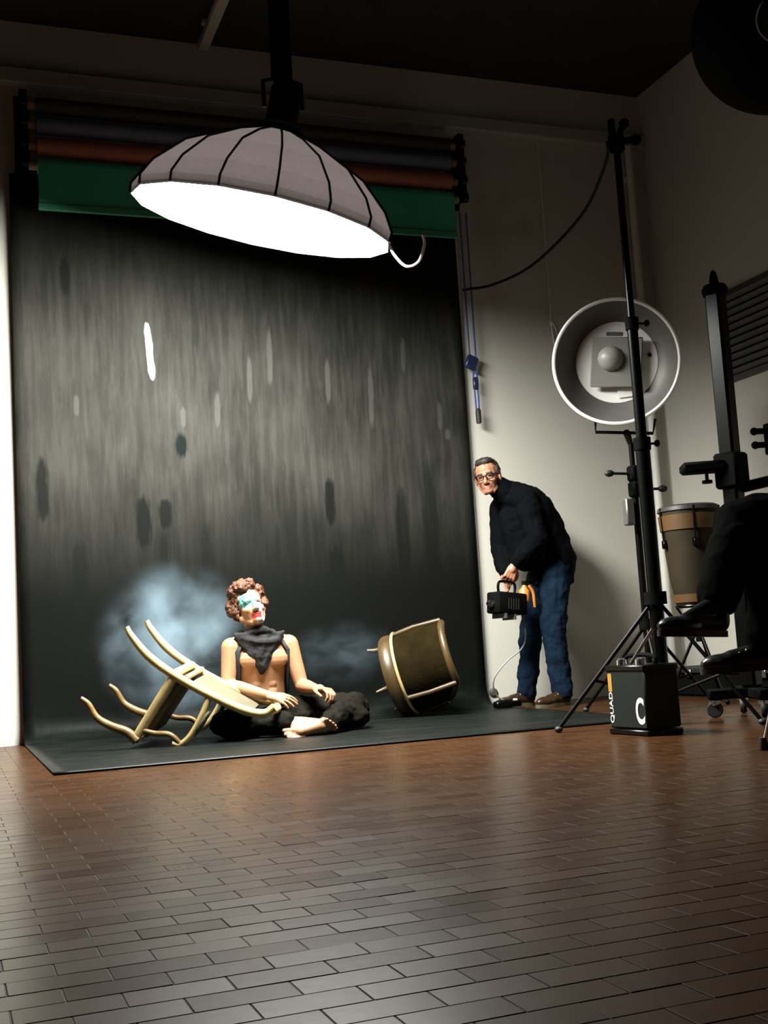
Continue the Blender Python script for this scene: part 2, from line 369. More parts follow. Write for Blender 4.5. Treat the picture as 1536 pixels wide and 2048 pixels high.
# ------------------------------------------------------------------ painted backdrop (wall sweep and floor part are one canvas)
BW0, BW1, BTOP, BFRONT = -.03, 2.945, 3.44, -2.13
def backdrop_material():
    m = bpy.data.materials.new('streaked_black_canvas'); m.use_nodes = True; nt = m.node_tree; b = nt.nodes['Principled BSDF']
    tc = nt.nodes.new('ShaderNodeTexCoord'); sp = nt.nodes.new('ShaderNodeSeparateXYZ'); nt.links.new(tc.outputs['Object'], sp.inputs[0])
    X, Y, Z = sp.outputs
    def ma(op, a, bb=None, c=None, cl=False):
        n = nt.nodes.new('ShaderNodeMath'); n.operation = op; n.use_clamp = cl
        for i, v in enumerate((a, bb, c)):
            if v is None: continue
            if isinstance(v, (int, float)): n.inputs[i].default_value = v
            else: nt.links.new(v, n.inputs[i])
        return n.outputs[0]
    def ns(scale, sc, det=5, rough=.6, w=0):
        mp = nt.nodes.new('ShaderNodeMapping'); mp.inputs['Scale'].default_value = sc; mp.inputs['Location'].default_value = (w, w*.3, w*.7)
        nt.links.new(tc.outputs['Object'], mp.inputs[0]); n = nt.nodes.new('ShaderNodeTexNoise')
        n.inputs['Scale'].default_value = scale; n.inputs['Detail'].default_value = det; n.inputs['Roughness'].default_value = rough
        nt.links.new(mp.outputs[0], n.inputs['Vector']); return n.outputs['Fac']
    def mr(v, a, bb, c=0.0, d=1.0):
        n = nt.nodes.new('ShaderNodeMapRange'); n.interpolation_type = 'SMOOTHSTEP'
        n.inputs[1].default_value = a; n.inputs[2].default_value = bb; n.inputs[3].default_value = c; n.inputs[4].default_value = d
        nt.links.new(v, n.inputs[0]); return n.outputs[0]
    def rgb(c):
        n = nt.nodes.new('ShaderNodeRGB'); n.outputs[0].default_value = (*c, 1); return n.outputs[0]
    def mix(f, a, bb):
        n = nt.nodes.new('ShaderNodeMix'); n.data_type = 'RGBA'
        if isinstance(f, float): n.inputs['Factor'].default_value = f
        else: nt.links.new(f, n.inputs['Factor'])
        nt.links.new(a, n.inputs['A']); nt.links.new(bb, n.inputs['B']); return n.outputs['Result']
    streak = ns(1.0, (22, 3, 2.2), 5, .62)          # brush drags running down
    cloud = ns(1.0, (1.6, 1.6, 1.3), 4, .55, 3.1)
    fine = ns(1.0, (70, 12, 9), 3, .6, 5.7)
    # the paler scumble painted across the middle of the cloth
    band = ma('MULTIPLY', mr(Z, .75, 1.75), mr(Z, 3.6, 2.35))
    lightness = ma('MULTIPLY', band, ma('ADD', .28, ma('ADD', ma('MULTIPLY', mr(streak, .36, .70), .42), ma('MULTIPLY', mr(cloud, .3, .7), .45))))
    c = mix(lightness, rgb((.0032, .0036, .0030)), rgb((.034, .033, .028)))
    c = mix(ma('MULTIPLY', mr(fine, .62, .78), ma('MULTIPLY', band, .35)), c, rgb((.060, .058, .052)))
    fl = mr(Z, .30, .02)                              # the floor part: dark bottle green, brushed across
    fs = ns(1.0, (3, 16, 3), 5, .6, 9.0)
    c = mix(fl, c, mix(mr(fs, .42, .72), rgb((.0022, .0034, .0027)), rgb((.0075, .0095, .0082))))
    def blob(x, z, rx, rz, col, k=1.0, slant=0.0, e=4.0):
        nonlocal c
        dz = ma('SUBTRACT', Z, z); dx = ma('SUBTRACT', ma('SUBTRACT', X, x), ma('MULTIPLY', dz, slant))
        wob = ma('MULTIPLY', ma('SUBTRACT', fine, .5), .9)
        d = ma('SQRT', ma('ADD', ma('POWER', ma('ABSOLUTE', ma('DIVIDE', dx, rx)), 2.0), ma('POWER', ma('ABSOLUTE', ma('DIVIDE', dz, rz)), e)))
        f = ma('MULTIPLY', mr(ma('ADD', d, wob), 1.15, .55), k); c = mix(f, c, rgb(col))
    D = (.0035, .004, .0035); W = (.5, .52, .5)
    blob(.962, 1.775, .042, .09, (.004, .006, .006), e=2.0); blob(.71, 1.29, .05, .17, D, .9); blob(.845, 1.34, .045, .10, D, .9)
    blob(1.92, 1.40, .04, .16, D, .9); blob(.115, 1.50, .04, .20, D, .8); blob(.285, 2.83, .035, .13, D, .7)
    blob(1.94, .92, .06, .20, D, .8); blob(2.42, 1.15, .05, .35, D, .7); blob(2.63, 1.2, .06, .5, D, .6); blob(.32, .95, .05, .25, D, .6)
    blob(.83, .98, .03, .25, D, .6); blob(1.1, 1.0, .05, .3, D, .5)
    blob(.787, 2.37, .022, .185, W, .95, -.06, 8.0)
    for x, z, rz in ((1.42, 2.2, .16), (1.56, 2.35, .2), (1.95, 2.2, .16), (2.25, 2.1, .22), (2.74, 1.98, .10), (2.5, 2.4, .12), (.33, 2.02, .07), (1.2, 2.0, .12), (2.79, 1.85, .04), (.98, 1.95, .07)):
        blob(x, z, .020, rz, (.070, .070, .064), .42, .02)
    nt.links.new(c, b.inputs['Base Color'])
    nt.links.new(ma('ADD', .05, ma('MULTIPLY', mr(Z, .05, .01), .09)), b.inputs['Specular IOR Level'])
    nt.links.new(ma('ADD', .66, ma('SUBTRACT', ma('MULTIPLY', streak, .2), ma('MULTIPLY', fl, .28))), b.inputs['Roughness'])
    bp = nt.nodes.new('ShaderNodeBump'); bp.inputs['Strength'].default_value = .18; bp.inputs['Distance'].default_value = .012
    nt.links.new(ma('ADD', cloud, ma('MULTIPLY', streak, .5)), bp.inputs['Height']); nt.links.new(bp.outputs[0], b.inputs['Normal'])
    return m
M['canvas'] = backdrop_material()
def sweep():
    prof = []
    for i in range(25): prof.append((-.045, BTOP-(BTOP-.16)*i/24))
    for i in range(1, 10):
        a = PI/2*i/10; prof.append((-.045-.15*(1-math.cos(a)), .006+.154*(1-math.sin(a))))
    for i in range(22): prof.append((-.2+(BFRONT+.2)*i/21, .006))
    nx = 44; vs_, fs = [], []
    for k, (y, z) in enumerate(prof):
        for i in range(nx+1):
            x = BW0+(BW1-BW0)*i/nx
            n = noise.noise(Vector((x*1.2, y*1.3+z*.35, 4.2)))
            if z > .1: vs_.append(Vector((x, min(-.02, y+n*.018), z)))
            else: vs_.append(Vector((x, y, z+max(0, n)*.004)))
    for k in range(len(prof)-1):
        for i in range(nx): fs.append((k*(nx+1)+i, k*(nx+1)+i+1, (k+1)*(nx+1)+i+1, (k+1)*(nx+1)+i))
    return vs_, fs
bd = empty('painted_backdrop', (1.46, 0, 0), 'tall black streaked painted canvas hanging down the wall and out over the floor', 'backdrop')
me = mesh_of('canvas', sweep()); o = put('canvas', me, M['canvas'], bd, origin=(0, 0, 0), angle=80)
sol = o.modifiers.new('thickness', 'SOLIDIFY'); sol.thickness = .003; sol.offset = 0
part('edge_binding', box((BW1+.012, -.012, 1.66), (.03, .006, 3.28)), 'white', bd, smooth=False)
part('batten', box(((BW0+BW1)/2, -.045, BTOP), (BW1-BW0, .03, .045), bev=.004), 'blackmatt', bd)

# ------------------------------------------------------------------ paper rolls on wall brackets
def roll(name, y, z, r, m, label, x0=.13, x1=2.88):
    e = empty(name, ((x0+x1)/2, y, z-r), label, 'paper roll')
    mm = frame((1, 0, 0), (0, 0, 1), (x0, y, z)); L = x1-x0
    part('paper', lathe([(.03, 0), (r*.98, 0), (r, .004), (r, L-.004), (r*.98, L), (.03, L)], 28, mm), m, e)
    part('core', lathe([(.022, -.05), (.028, -.05), (.028, L+.05), (.022, L+.05), (.022, -.05)], 16, mm), 'core', e)
    return e
roll('paper_roll', -.17, 3.60, .058, 'redroll', 'brownish red background paper roll just above the green sheet')
roll('paper_roll', -.17, 3.735, .055, 'blueroll', 'slate blue background paper roll above the brownish red one')
roll('paper_roll', -.17, 3.86, .05, 'darkroll', 'charcoal background paper roll, topmost on the brackets')
g = roll('paper_roll', -.17, 3.475, .050, 'green', 'green background paper roll with a short sheet let down over the black canvas')
part('hanging_sheet', box((1.505, -.221, 3.345), (2.75, .003, .26)), 'green', g, smooth=False)
part('hem_bar', box((1.505, -.222, 3.20), (2.76, .022, .048), bev=.006), 'greenbar', g)
for x, side in ((.055, 'beside the white left strip of wall'), (2.965, 'beside the blue chain')):
    b = empty('roll_bracket', (x, 0, 3.4), 'black bracket holding the paper rolls, '+side, 'bracket')
    part('plate', box((x, -.012, 3.72), (.09, .022, .52), bev=.004), 'blackmatt', b)
    part('arm', box((x, -.11, 3.71), (.045, .20, .465), bev=.004), 'blackmatt', b)
    for z in (3.475, 3.60, 3.735, 3.86): part('hook', lathe([(.001, 0), (.034, 0), (.034, .03), (.001, .03)], 14, frame((1, 0, 0), t=(x-.015, -.215, z))), 'black', b)

# bead chains, cord
def beads(path, r, pitch=.011):
    P = [Vector(p) for p in path]; pts, rad = [], []
    for a, b in zip(P, P[1:]):
        k = max(2, int((b-a).length/pitch*2))
        for i in range(k): pts.append(a.lerp(b, i/k)); rad.append(r if (len(pts) % 2) else r*.62)
    pts.append(P[-1]); rad.append(r); return tube(pts, rad, 6)
ch = empty('bead_chain', (2.99, -.08, 2.3), 'long looped blue bead chain hanging beside the black canvas', 'chain')
for dx in (-.018, .032): part('strand', beads([(2.99+dx, -.09, 3.42), (2.992+dx*.9, -.09, 2.38)], .008), 'blue', ch)
part('connector', box((2.985, -.09, 2.345), (.085, .03, .10), Euler((0, .4, 0)).to_matrix(), bev=.01), 'navy', ch)
ch = empty('bead_chain', (3.01, -.08, 1.9), 'short blue bead chain with a dark weight, hung below the longer chain', 'chain')
for dx in (-.014, .014): part('strand', beads([(3.008+dx, -.085, 2.30), (3.01+dx*.8, -.085, 2.02)], .008), 'blue', ch)
part('connector', box((3.008, -.085, 2.20), (.04, .026, .09), bev=.008), 'navy', ch)
part('weight', lathe([(.001, -.055), (.016, -.055), (.019, -.04), (.019, .035), (.012, .05), (.001, .052)], 14, Matrix.Translation((3.012, -.085, 1.975))), 'rubber', ch)
pc = empty('pull_cord', (3.67, -.02, 2.5), 'thin white pull cord with a frayed knot hanging on the wall', 'cord')
part('string', tube([(3.678, -.014, 4.04), (3.676, -.014, 3.3), (3.672, -.014, 2.69)], .004, 6), 'cord', pc)
part('knot', join(ell((3.672, -.016, 2.67), (.013, .013, .022)), tube(spline([(3.672, -.016, 2.67), (3.676, -.018, 2.58), (3.685, -.018, 2.51)]), .006, 6), tube(spline([(3.672, -.016, 2.68), (3.69, -.02, 2.66), (3.705, -.02, 2.61)]), .005, 6)), 'cord', pc)

# ------------------------------------------------------------------ octagonal softbox hung from the ceiling
SB = empty('round_softbox', (1.106, -1.70, 2.63), 'large glowing round softbox hung from the ceiling over the seated performer', 'softbox')
n_ = Vector((-.184, .207, -.958)).normalized(); m_ = Vector((.915, -.315, -.244)); m_ = (m_-n_*m_.dot(n_)).normalized()
Cs = Vector((1.106, -1.70, 2.63)); ax = -n_
T = basis(m_, ax.cross(m_), ax, Cs)         # local z points up out of the back
R8 = .665
def ring8(r, z, n=16): return [Vector((r*math.cos(2*PI*(i+.5)/n), r*math.sin(2*PI*(i+.5)/n), z)) for i in range(n)]
def bulged(r, z0, bul, n=16, k=6):
    vs_ = [Vector((0, 0, z0-bul))]; fs = []
    for j in range(1, k+1):
        for p in ring8(r*j/k, z0-bul*(1-(j/k)**2), n): vs_.append(p)
    for i in range(n): fs.append((0, 1+i, 1+(i+1) % n))
    for j in range(k-1):
        for i in range(n): fs.append((1+j*n+i, 1+j*n+n+i, 1+j*n+n+(i+1) % n, 1+j*n+(i+1) % n))
    return vs_, fs
part('diffuser', xf(bulged(R8*.985, .004, .065), T), 'diff', SB)
sh = []
prof = [(R8, -.008), (R8*1.005, .04), (R8*.93, .13), (R8*.72, .27), (R8*.42, .38), (.11, .45)]
vs_, fs = [], []
for r, z in prof: vs_ += ring8(r, z)
for j in range(len(prof)-1):
    for i in range(16): fs.append((j*16+i, j*16+(i+1) % 16, j*16+16+(i+1) % 16, j*16+16+i))
o = part('shell', xf((vs_, fs), T), 'shellfab', SB, smooth=False)
for i in range(16):
    a = 2*PI*(i+.5)/16
    part('rib', xf(tube([Vector((r*math.cos(a)*1.01, r*math.sin(a)*1.01, z+.004)) for r, z in prof], .006, 6), T), 'black', SB)
part('speed_ring', xf(lathe([(.085, .43), (.125, .43), (.125, .475), (.085, .475), (.085, .43)], 24), T), 'black', SB)
part('lamp_head', xf(lathe([(.001, .455), (.075, .455), (.08, .48), (.08, .68), (.07, .70), (.001, .70)], 24), T), 'blackmatt', SB)
hp = T @ Vector((0, 0, .58))
part('yoke', join(tube([hp+Vector((.10, 0, 0)), hp+Vector((.10, 0, .14)), hp+Vector((0, 0, .17)), hp+Vector((-.10, 0, .14)), hp+Vector((-.10, 0, 0))], .012, 8)), 'black', SB)
part('drop_pole', join(rod((hp.x, hp.y, hp.z+.16), (hp.x-.0, hp.y, H-.06), .045, n=16), rod((hp.x, hp.y, hp.z+.16), (hp.x, hp.y, hp.z+.6), .055, n=16)), 'blackmatt', SB)
part('tab', xf(box((.045, .02, .71), (.03, .05, .02)), T), 'chrome', SB)
e1 = T @ Vector((R8*.98, .06, .02))
part('strap', tube(spline([e1, e1+Vector((.03, 0, -.06)), e1+Vector((.085, -.01, -.115)), e1+Vector((.15, -.02, -.09)), e1+Vector((.185, -.03, .0)), e1+Vector((.18, -.03, .05))]), .0075, 8), 'cord', SB)
rl = part('ceiling_rail', join(box((hp.x, -2.6, H-.045), (.07, 5.1, .05), bev=.004), *[box((hp.x, y, H-.012), (.11, .05, .024)) for y in (-.3, -1.4, -2.6, -3.8, -5.0)]), 'ledge')
tag(rl, 'long pale ceiling rail that carries the softbox pole', 'rail')

# ------------------------------------------------------------------ tall front stand
def tripod(name, label, base, top, collar, feet, r, group=None):
    e = empty(name, base, label, 'light stand', group)
    B = Vector(base)
    for f in feet:
        f = Vector(f); d = (f-B); mid = B+d*.55; mid.z = .0
        leg = part('leg', join(rod(B+Vector((0, 0, collar)), f+Vector((0, 0, .016)), .010, n=8)), 'black', e)
        q = (B+Vector((0, 0, collar))).lerp(f, .62)
        part('brace', rod(B+Vector((0, 0, .13)), q, .007, n=8), 'black', e)
        part('rubber_foot', ell(f+Vector((0, 0, .015)), (.02, .02, .015)), 'rubber', e)
    part('leg_collar', lathe([(.001, collar-.03), (r+.02, collar-.03), (r+.02, collar+.03), (.001, collar+.03)], 16, Matrix.Translation((B.x, B.y, 0))), 'blackmatt', e)
    part('lower_collar', lathe([(.001, .10), (r+.016, .10), (r+.016, .16), (.001, .16)], 16, Matrix.Translation((B.x, B.y, 0))), 'blackmatt', e)
    zs = [.09, collar+.75, collar+1.35, top]; zs = [z for z in zs if z <= top]
    if zs[-1] != top: zs.append(top)
    for k in range(len(zs)-1):
        part('pole', rod((B.x, B.y, zs[k]), (B.x, B.y, zs[k+1]), r*(1-.24*k), n=14), 'black', e)
        if k:
            part('lock_collar', lathe([(.001, -.03), (r*(1-.24*(k-1))+.006, -.03), (r*(1-.24*(k-1))+.008, .03), (.001, .03)], 14, Matrix.Translation((B.x, B.y, zs[k]))), 'blackmatt', e)
            part('lock_knob', join(rod((B.x, B.y, zs[k]), (B.x+.06, B.y-.02, zs[k]), .006), ell((B.x+.07, B.y-.023, zs[k]), (.014, .018, .018))), 'rubber', e)
    return e
fb = (2.75, -2.45, 0)
fs_ = tripod('boom_stand', 'tall black tripod stand rising in front of the silver dish', fb, 2.86, .60, [(2.235, -2.34, 0), (3.04, -2.02, 0), (2.97, -2.88, 0)], .035)
hb = Vector((2.75, -2.45, 2.88))
part('boom_head', join(box(hb, (.07, .06, .10), bev=.012), rod(hb+Vector((-.05, 0, -.01)), hb+Vector((.10, 0, .03)), .018), ell(hb+Vector((.115, 0, .03)), .03), rod(hb, hb+Vector((.05, 0, .11)), .016), ell(hb+Vector((.055, 0, .11)), .026), rod(hb+Vector((-.02, 0, .02)), hb+Vector((-.02, 0, .12)), .018)), 'blackmatt', fs_)
cb = spline([(2.70, -2.45, 2.875), (2.76, -2.35, 2.87), (2.849, -2.145, 2.86), (2.969, -1.746, 2.813), (3.029, -1.277, 2.776), (3.036, -.864, 2.755), (3.000, -.448, 2.785), (2.997, -.10, 2.865), (2.997, -.012, 2.885)], 10)
o = part('power_cable', tube(cb, .009, 8), 'cable'); tag(o, 'black power cable drooping from the top of the tall stand to the back wall', 'cable')

# ------------------------------------------------------------------ dish lamp on its own stand
db = (3.22, -1.62, 0)
ds = tripod('dish_stand', 'short black tripod stand under the silver dish lamp', db, 1.50, .48, [(2.99, -1.28, 0), (3.62, -1.62, 0), (3.06, -1.98, 0)], .020)
for z, s in ((1.33, -1), (1.24, 1)):
    part('clamp', box((db[0], db[1]-.01, z), (.07, .07, .09), bev=.012), 'blackmatt', ds)
    part('clamp_knob', join(rod((db[0], db[1], z), (db[0]+s*.15, db[1]-.02, z), .008), ell((db[0]+s*.17, db[1]-.022, z), (.03, .02, .02))), 'rubber', ds)
part('clip_box', box((db[0]-.065, db[1]-.02, 1.11), (.05, .05, .15), bev=.006), 'silver', ds)
Dc = Vector((3.156, -1.639, 1.973)); dn = (CAM+Vector((-.15, -.0, .25))-Dc).normalized()
DL = empty('dish_lamp', (Dc.x, Dc.y, Dc.z-.36), 'round silver dish lamp with a bright white rim, switched off', 'lamp')
T = frame(dn, (1, 0, 0), Dc); RD = .352
part('dish', xf(lathe([(RD, .0), (RD*.97, -.035), (RD*.88, -.09), (RD*.76, -.135), (RD*.66, -.155), (RD*.66, -.163), (RD*.78, -.143), (RD*.90, -.098), (RD*.985, -.04), (RD+.006, 0)], 56), T), 'dishgrey', DL)
part('rim', xf(tube([Vector((RD*math.cos(2*PI*i/64), RD*math.sin(2*PI*i/64),   .002)) for i in range(64)], .0105, 8, closed=True), T), 'white', DL)
part('back_plate', xf(lathe([(.001, -.150), (RD*.665, -.150), (RD*.665, -.168), (.001, -.168)], 48), T), 'white', DL)
dfl = part('deflector', xf(box((.0, 0, -.105), (.29, .29, .014), bev=.006), T), 'deflect', DL)
part('glass_dome', xf(ell((-.035, .02, -.10), (.075, .075, .055)), T), 'glass', dfl)
for a in (-1, 1):
    for b in (-1, 1): part('corner_post', xf(rod((a*.11, b*.11, -.155), (a*.11, b*.11, -.10), .006), T), 'chrome', dfl)
part('maker_plate', xf(box((-.02, .165, -.147), (.09, .022, .004)), T), 'silver', DL)
part('paper_tag', xf(box((.055, -.172, -.140), (.085, .055, .003), Euler((.1, 0, .15)).to_matrix()), T), 'white', DL)
part('rivet', xf(ell((.185, .045, -.147), (.012, .012, .006)), T), 'blackmatt', DL)
part('lamp_housing', xf(lathe([(.001, -.165), (.085, -.165), (.09, -.18), (.09, -.36), (.08, -.38), (.001, -.38)], 24), T), 'blackmatt', DL)
yk = [T @ Vector(p) for p in ((-.11, -.33, -.10), (-.105, -.405, -.10), (.22, -.405, -.10), (.23, -.32, -.10))]
part('yoke', tube(yk, .010, 8), 'black', DL)
part('spigot', rod(T @ Vector((.07, -.405, -.10)), Vector((db[0], db[1], 1.49)), .022, .016), 'black', DL)

# ------------------------------------------------------------------ big dark reflector overhead, turned to the corner
Bc = Vector((2.49, -3.95, 2.64)); bn = (Vector((4.57, -.75, 3.75))-Bc).normalized()
BL = empty('overhead_reflector', (Bc.x, Bc.y, Bc.z-.3), 'big round black reflector hung high near the ceiling, seen from behind', 'lamp')
T = frame(bn, (0, 0, 1), Bc); RB = .30
part('reflector', xf(lathe([(RB, .0), (RB*.98, -.05), (RB*.85, -.13), (RB*.6, -.20), (.09, -.24), (.09, -.228), (RB*.58, -.188), (RB*.83, -.122), (RB*.96, -.048), (RB*.985, 0), (RB, 0)], 48), T), 'blackmatt', BL)
part('lamp_head', xf(lathe([(.001, -.22), (.08, -.22), (.085, -.24), (.085, -.46), (.075, -.48), (.001, -.48)], 24), T), 'blackmatt', BL)
M['bulb'] = mat('dim_lamp_glass', (.8, .8, .75), .4, var=.02, emit=((1, .95, .85), 3.0))
part('bulb', xf(ell((0, 0, -.17), (.035, .035, .05)), T), 'bulb', BL)
q = T @ Vector((0, 0, -.36))
part('hanger', join(rod(q+Vector((0, 0, .06)), (q.x, q.y, H-.02), .02), rod(q, q+Vector((0, 0, .08)), .03), lathe([(.001, 0), (.07, 0), (.07, -.03), (.001, -.03)], 16, Matrix.Translation((q.x, q.y, H-.0)))), 'black', BL)
ld = bpy.data.lights.new('modelling_light', 'SPOT'); ld.energy = SPOT_E; ld.spot_size = math.radians(62); ld.spot_blend = .35; ld.color = (1, .95, .84); ld.shadow_soft_size = .04
lo = bpy.data.objects.new('modelling_light', ld); COL.objects.link(lo); lo.parent = BL
lo.matrix_world = frame(-bn, (0, 0, 1), T @ Vector((0, 0, -.10)))
bpy.context.view_layer.update(); lo.matrix_parent_inverse = Matrix.Translation(-Vector(BL.location))

# ------------------------------------------------------------------ camera column
cc = Vector((3.28, -2.42, 0))
CS = empty('column_stand', cc, 'heavy black studio column with a side arm and pointed top', 'stand')
part('column', box((cc.x, cc.y, 1.15), (.085, .085, 2.02), Euler((0, 0, .4)).to_matrix(), bev=.012), 'black', CS)
part('top_cap', lathe([(.001, 2.13), (.062, 2.13), (.066, 2.16), (.056, 2.18), (.026, 2.185), (.021, 2.22), (.014, 2.25), (.001, 2.265)], 18, Matrix.Translation((cc.x, cc.y, 0))), 'blackmatt', CS)
part('carriage', box((cc.x, cc.y, 1.22), (.13, .13, .18), Euler((0, 0, .4)).to_matrix(), bev=.012), 'blackmatt', CS)
part('tray', box((cc.x-.13, cc.y+.055, 1.245), (.22, .12, .055), Euler((0, 0, -.44)).to_matrix(), bev=.014), 'blackmatt', CS)
part('tray_knob', join(rod((cc.x-.115, cc.y+.05, 1.22), (cc.x-.115, cc.y+.05, 1.175), .009), lathe([(.001, 0), (.026, 0), (.026, -.016), (.001, -.016)], 12, Matrix.Translation((cc.x-.115, cc.y+.05, 1.18)))), 'rubber', CS)
part('cross_arm', rod((cc.x+.03, cc.y-.02, 1.13), (cc.x+.50, cc.y-.25, 1.22), .028), 'black', CS)
for k in range(4):
    a = .4+k*PI/2+PI/4; d = Vector((math.cos(a), math.sin(a), 0))
    part('base_leg', box(cc+d*.11+Vector((0, 0, .115)), (.22, .06, .05), Euler((0, 0, a)).to_matrix(), bev=.008), 'blackmatt', CS)
    p = cc+d*.19
    w_ = part('castor', lathe([(.001, -.016), (.034, -.016), (.04, -.008), (.04, .008), (.034, .016), (.001, .016)], 18, frame((math.cos(a+1.3), math.sin(a+1.3), 0), (0, 0, 1), (p.x, p.y, .041))), 'rubber', CS)
    part('fork', box(p+Vector((0, 0, .075)), (.04, .05, .03), bev=.005), 'chrome', w_)

# ------------------------------------------------------------------ drum on a stand by the right wall
dr = Vector((3.73, -1.38, 0))
dsx = empty('drum_stand', dr, 'thin black three-legged stand holding the brown drum', 'stand')
part('cradle', tube([(dr.x+.115*math.cos(2*PI*i/28), dr.y+.115*math.sin(2*PI*i/28), .572) for i in range(28)], .009, 8, closed=True), 'black', dsx)
part('hub', lathe([(.001, .36), (.02, .36), (.02, .46), (.001, .46)], 12, Matrix.Translation(dr)), 'blackmatt', dsx)
for a in (.5, 2.6, 4.7):
    d = Vector((math.cos(a), math.sin(a), 0))
    part('leg', join(rod(dr+d*.015+Vector((0, 0, .42)), dr+d*.22+Vector((0, 0, .012)), .009), rod(dr+d*.015+Vector((0, 0, .40)), dr+d*.115+Vector((0, 0, .57)), .007), ell(dr+d*.22+Vector((0, 0, .012)), .014)), 'black', dsx)
D0 = dr+Vector((0, 0, .582))
dm = empty('drum', D0, 'tapered brown drum with orange bands and a grey top, on a stand', 'drum')
prof = [(.001, 0), (.112, 0), (.118, .01), (.135, .12), (.152, .28), (.165, .44), (.172, .56), (.168, .575), (.001, .575)]
part('shell', lathe(prof, 40, Matrix.Translation(D0)), 'drum', dm)
part('band', lathe([(.166, .44), (.173, .44), (.179, .53), (.172, .53), (.166, .44)], 40, Matrix.Translation(D0)), 'drumband', dm)
part('band', lathe([(.116, .012), (.123, .012), (.130, .06), (.123, .06), (.116, .012)], 40, Matrix.Translation(D0)), 'drumband', dm)
part('drumhead', lathe([(.001, .590), (.16, .588), (.178, .578), (.182, .555), (.174, .55)], 40, Matrix.Translation(D0)), 'louvre', dm)
for k in range(5):
    a = 2*PI*k/5+.5; c, s = math.cos(a), math.sin(a)
    part('tension_rod', join(rod(D0+Vector((.181*c, .181*s, .575)), D0+Vector((.172*c, .172*s, .36)), .005), box(D0+Vector((.168*c, .168*s, .36)), (.03, .03, .05), bev=.005)), 'black', dm)

# ------------------------------------------------------------------ power pack with the letter C
p1, p2, p3 = Vector((2.338, -2.634, 0)), Vector((2.369, -2.892, 0)), Vector((2.539, -2.835, 0))
ey = (p1-p2).normalized(); ex = Vector((ey.y, -ey.x, 0)); Lp, Wp, Hp = .262, .19, .29
ctr = p2+ey*Lp/2+ex*Wp/2
PP = empty('power_pack', ctr, 'dark lighting power pack lettered QUAD with a big white C', 'power pack')
T = basis(ex, ey, (0, 0, 1), ctr)     # local -x is the lettered face
part('housing', xf(box((0, 0, Hp/2+.012), (Wp, Lp, Hp-.03), bev=.008), T), 'pack', PP)
part('base_plate', xf(box((0, 0, .012), (Wp+.008, Lp+.008, .024), bev=.005), T), 'black', PP)
part('top_plate', xf(box((0, 0, Hp+.0), (Wp+.008, Lp+.008, .028), bev=.006), T), 'black', PP)
part('handle', xf(tube(spline([(0, -.10, Hp+.01), (0, -.095, Hp+.045), (0, 0, Hp+.055), (0, .095, Hp+.045), (0, .10, Hp+.01)]), .010, 8), T), 'blackmatt', PP)
part('support_rod', xf(rod((-.03, .04, Hp+.01), (.05, -.04, Hp+.165), .008), T), 'chrome', PP)
for y in (-.06, .07): part('socket', xf(lathe([(.001, .03), (.012, .03), (.024, .022), (.026, 0)], 16, Matrix.Translation((-.05, y, Hp+.014))), T), 'chrome', PP)
TF = T @ basis((0, -1, 0), (0, 0, 1), (-1, 0, 0), (-Wp/2-.0006, 0, 0))   # x to the right of the face, y up, z out
me = text_mesh('C', .150, bold=.004); me.transform(TF @ Matrix.Translation((.088, .100, 0)) @ Matrix.Diagonal((.56, 1.02, 1, 1))); put('letter', me, M['label'], PP, smooth=False)
me = text_mesh('QUAD', .047, bold=.0006); me.transform(TF @ Matrix.Translation((-.106, .118, 0)) @ Matrix.Rotation(PI/2, 4, 'Z') @ Matrix.Diagonal((1, .72, 1, 1))); put('lettering', me, M['label'], PP, smooth=False)
part('label_strip', xf(box((-.106, .228, .0004), (.026, .080, .0012)), TF), 'ochre', PP, smooth=False)

# low black case by the right wall
ca = empty('equipment_case', (4.25, -1.15, 0), 'long low black equipment case on the floor against the right-hand wall', 'case')
part('body', box((4.28, -1.15, .075), (.40, 1.5, .14), bev=.01), 'blackmatt', ca)
part('lid', box((4.28, -1.15, .165), (.42, 1.52, .035), bev=.008), 'pack', ca)
for y in (-.75, -1.5): part('latch', box((4.065, y, .15), (.012, .06, .05), bev=.003), 'chrome', ca)

# ------------------------------------------------------------------ gilt armchair tipped on its front
RC = Matrix(((-.5159, .406, .7543, .446), (.3123, .9091, -.2758, -1.164), (-.7977, .0933, -.5958, .536), (0, 0, 0, 1))) @ Matrix.Diagonal((.8227, .8227, .8227, 1))
AC = empty('gilt_armchair', (.7, -1.1, 0), 'pale gilt open armchair tipped over on its arms beside the performer', 'armchair')
def C_(*p): return Vector(p)
def wob(path): return spline(path, 6)
def legpath(s, w):   # rear leg running on into the back post
    return wob([C_(-.075, s, -.085), C_(-.045, s, -.03), C_(.0, s, .12), C_(.012, s, .30), C_(-.005, s, .55), C_(-.045, s, .80), C_(-.10, s, .93), C_(-.17, s, .965)])
W0, W1 = 0.0, .52
for s in (W0, W1-.04):
    pth = legpath(s, 1); k = len(pth)
    part('back_post', xf(tube(pth, [.017+.011*min(1, i/12) for i in range(k)], 10), RC), 'gilt', AC)
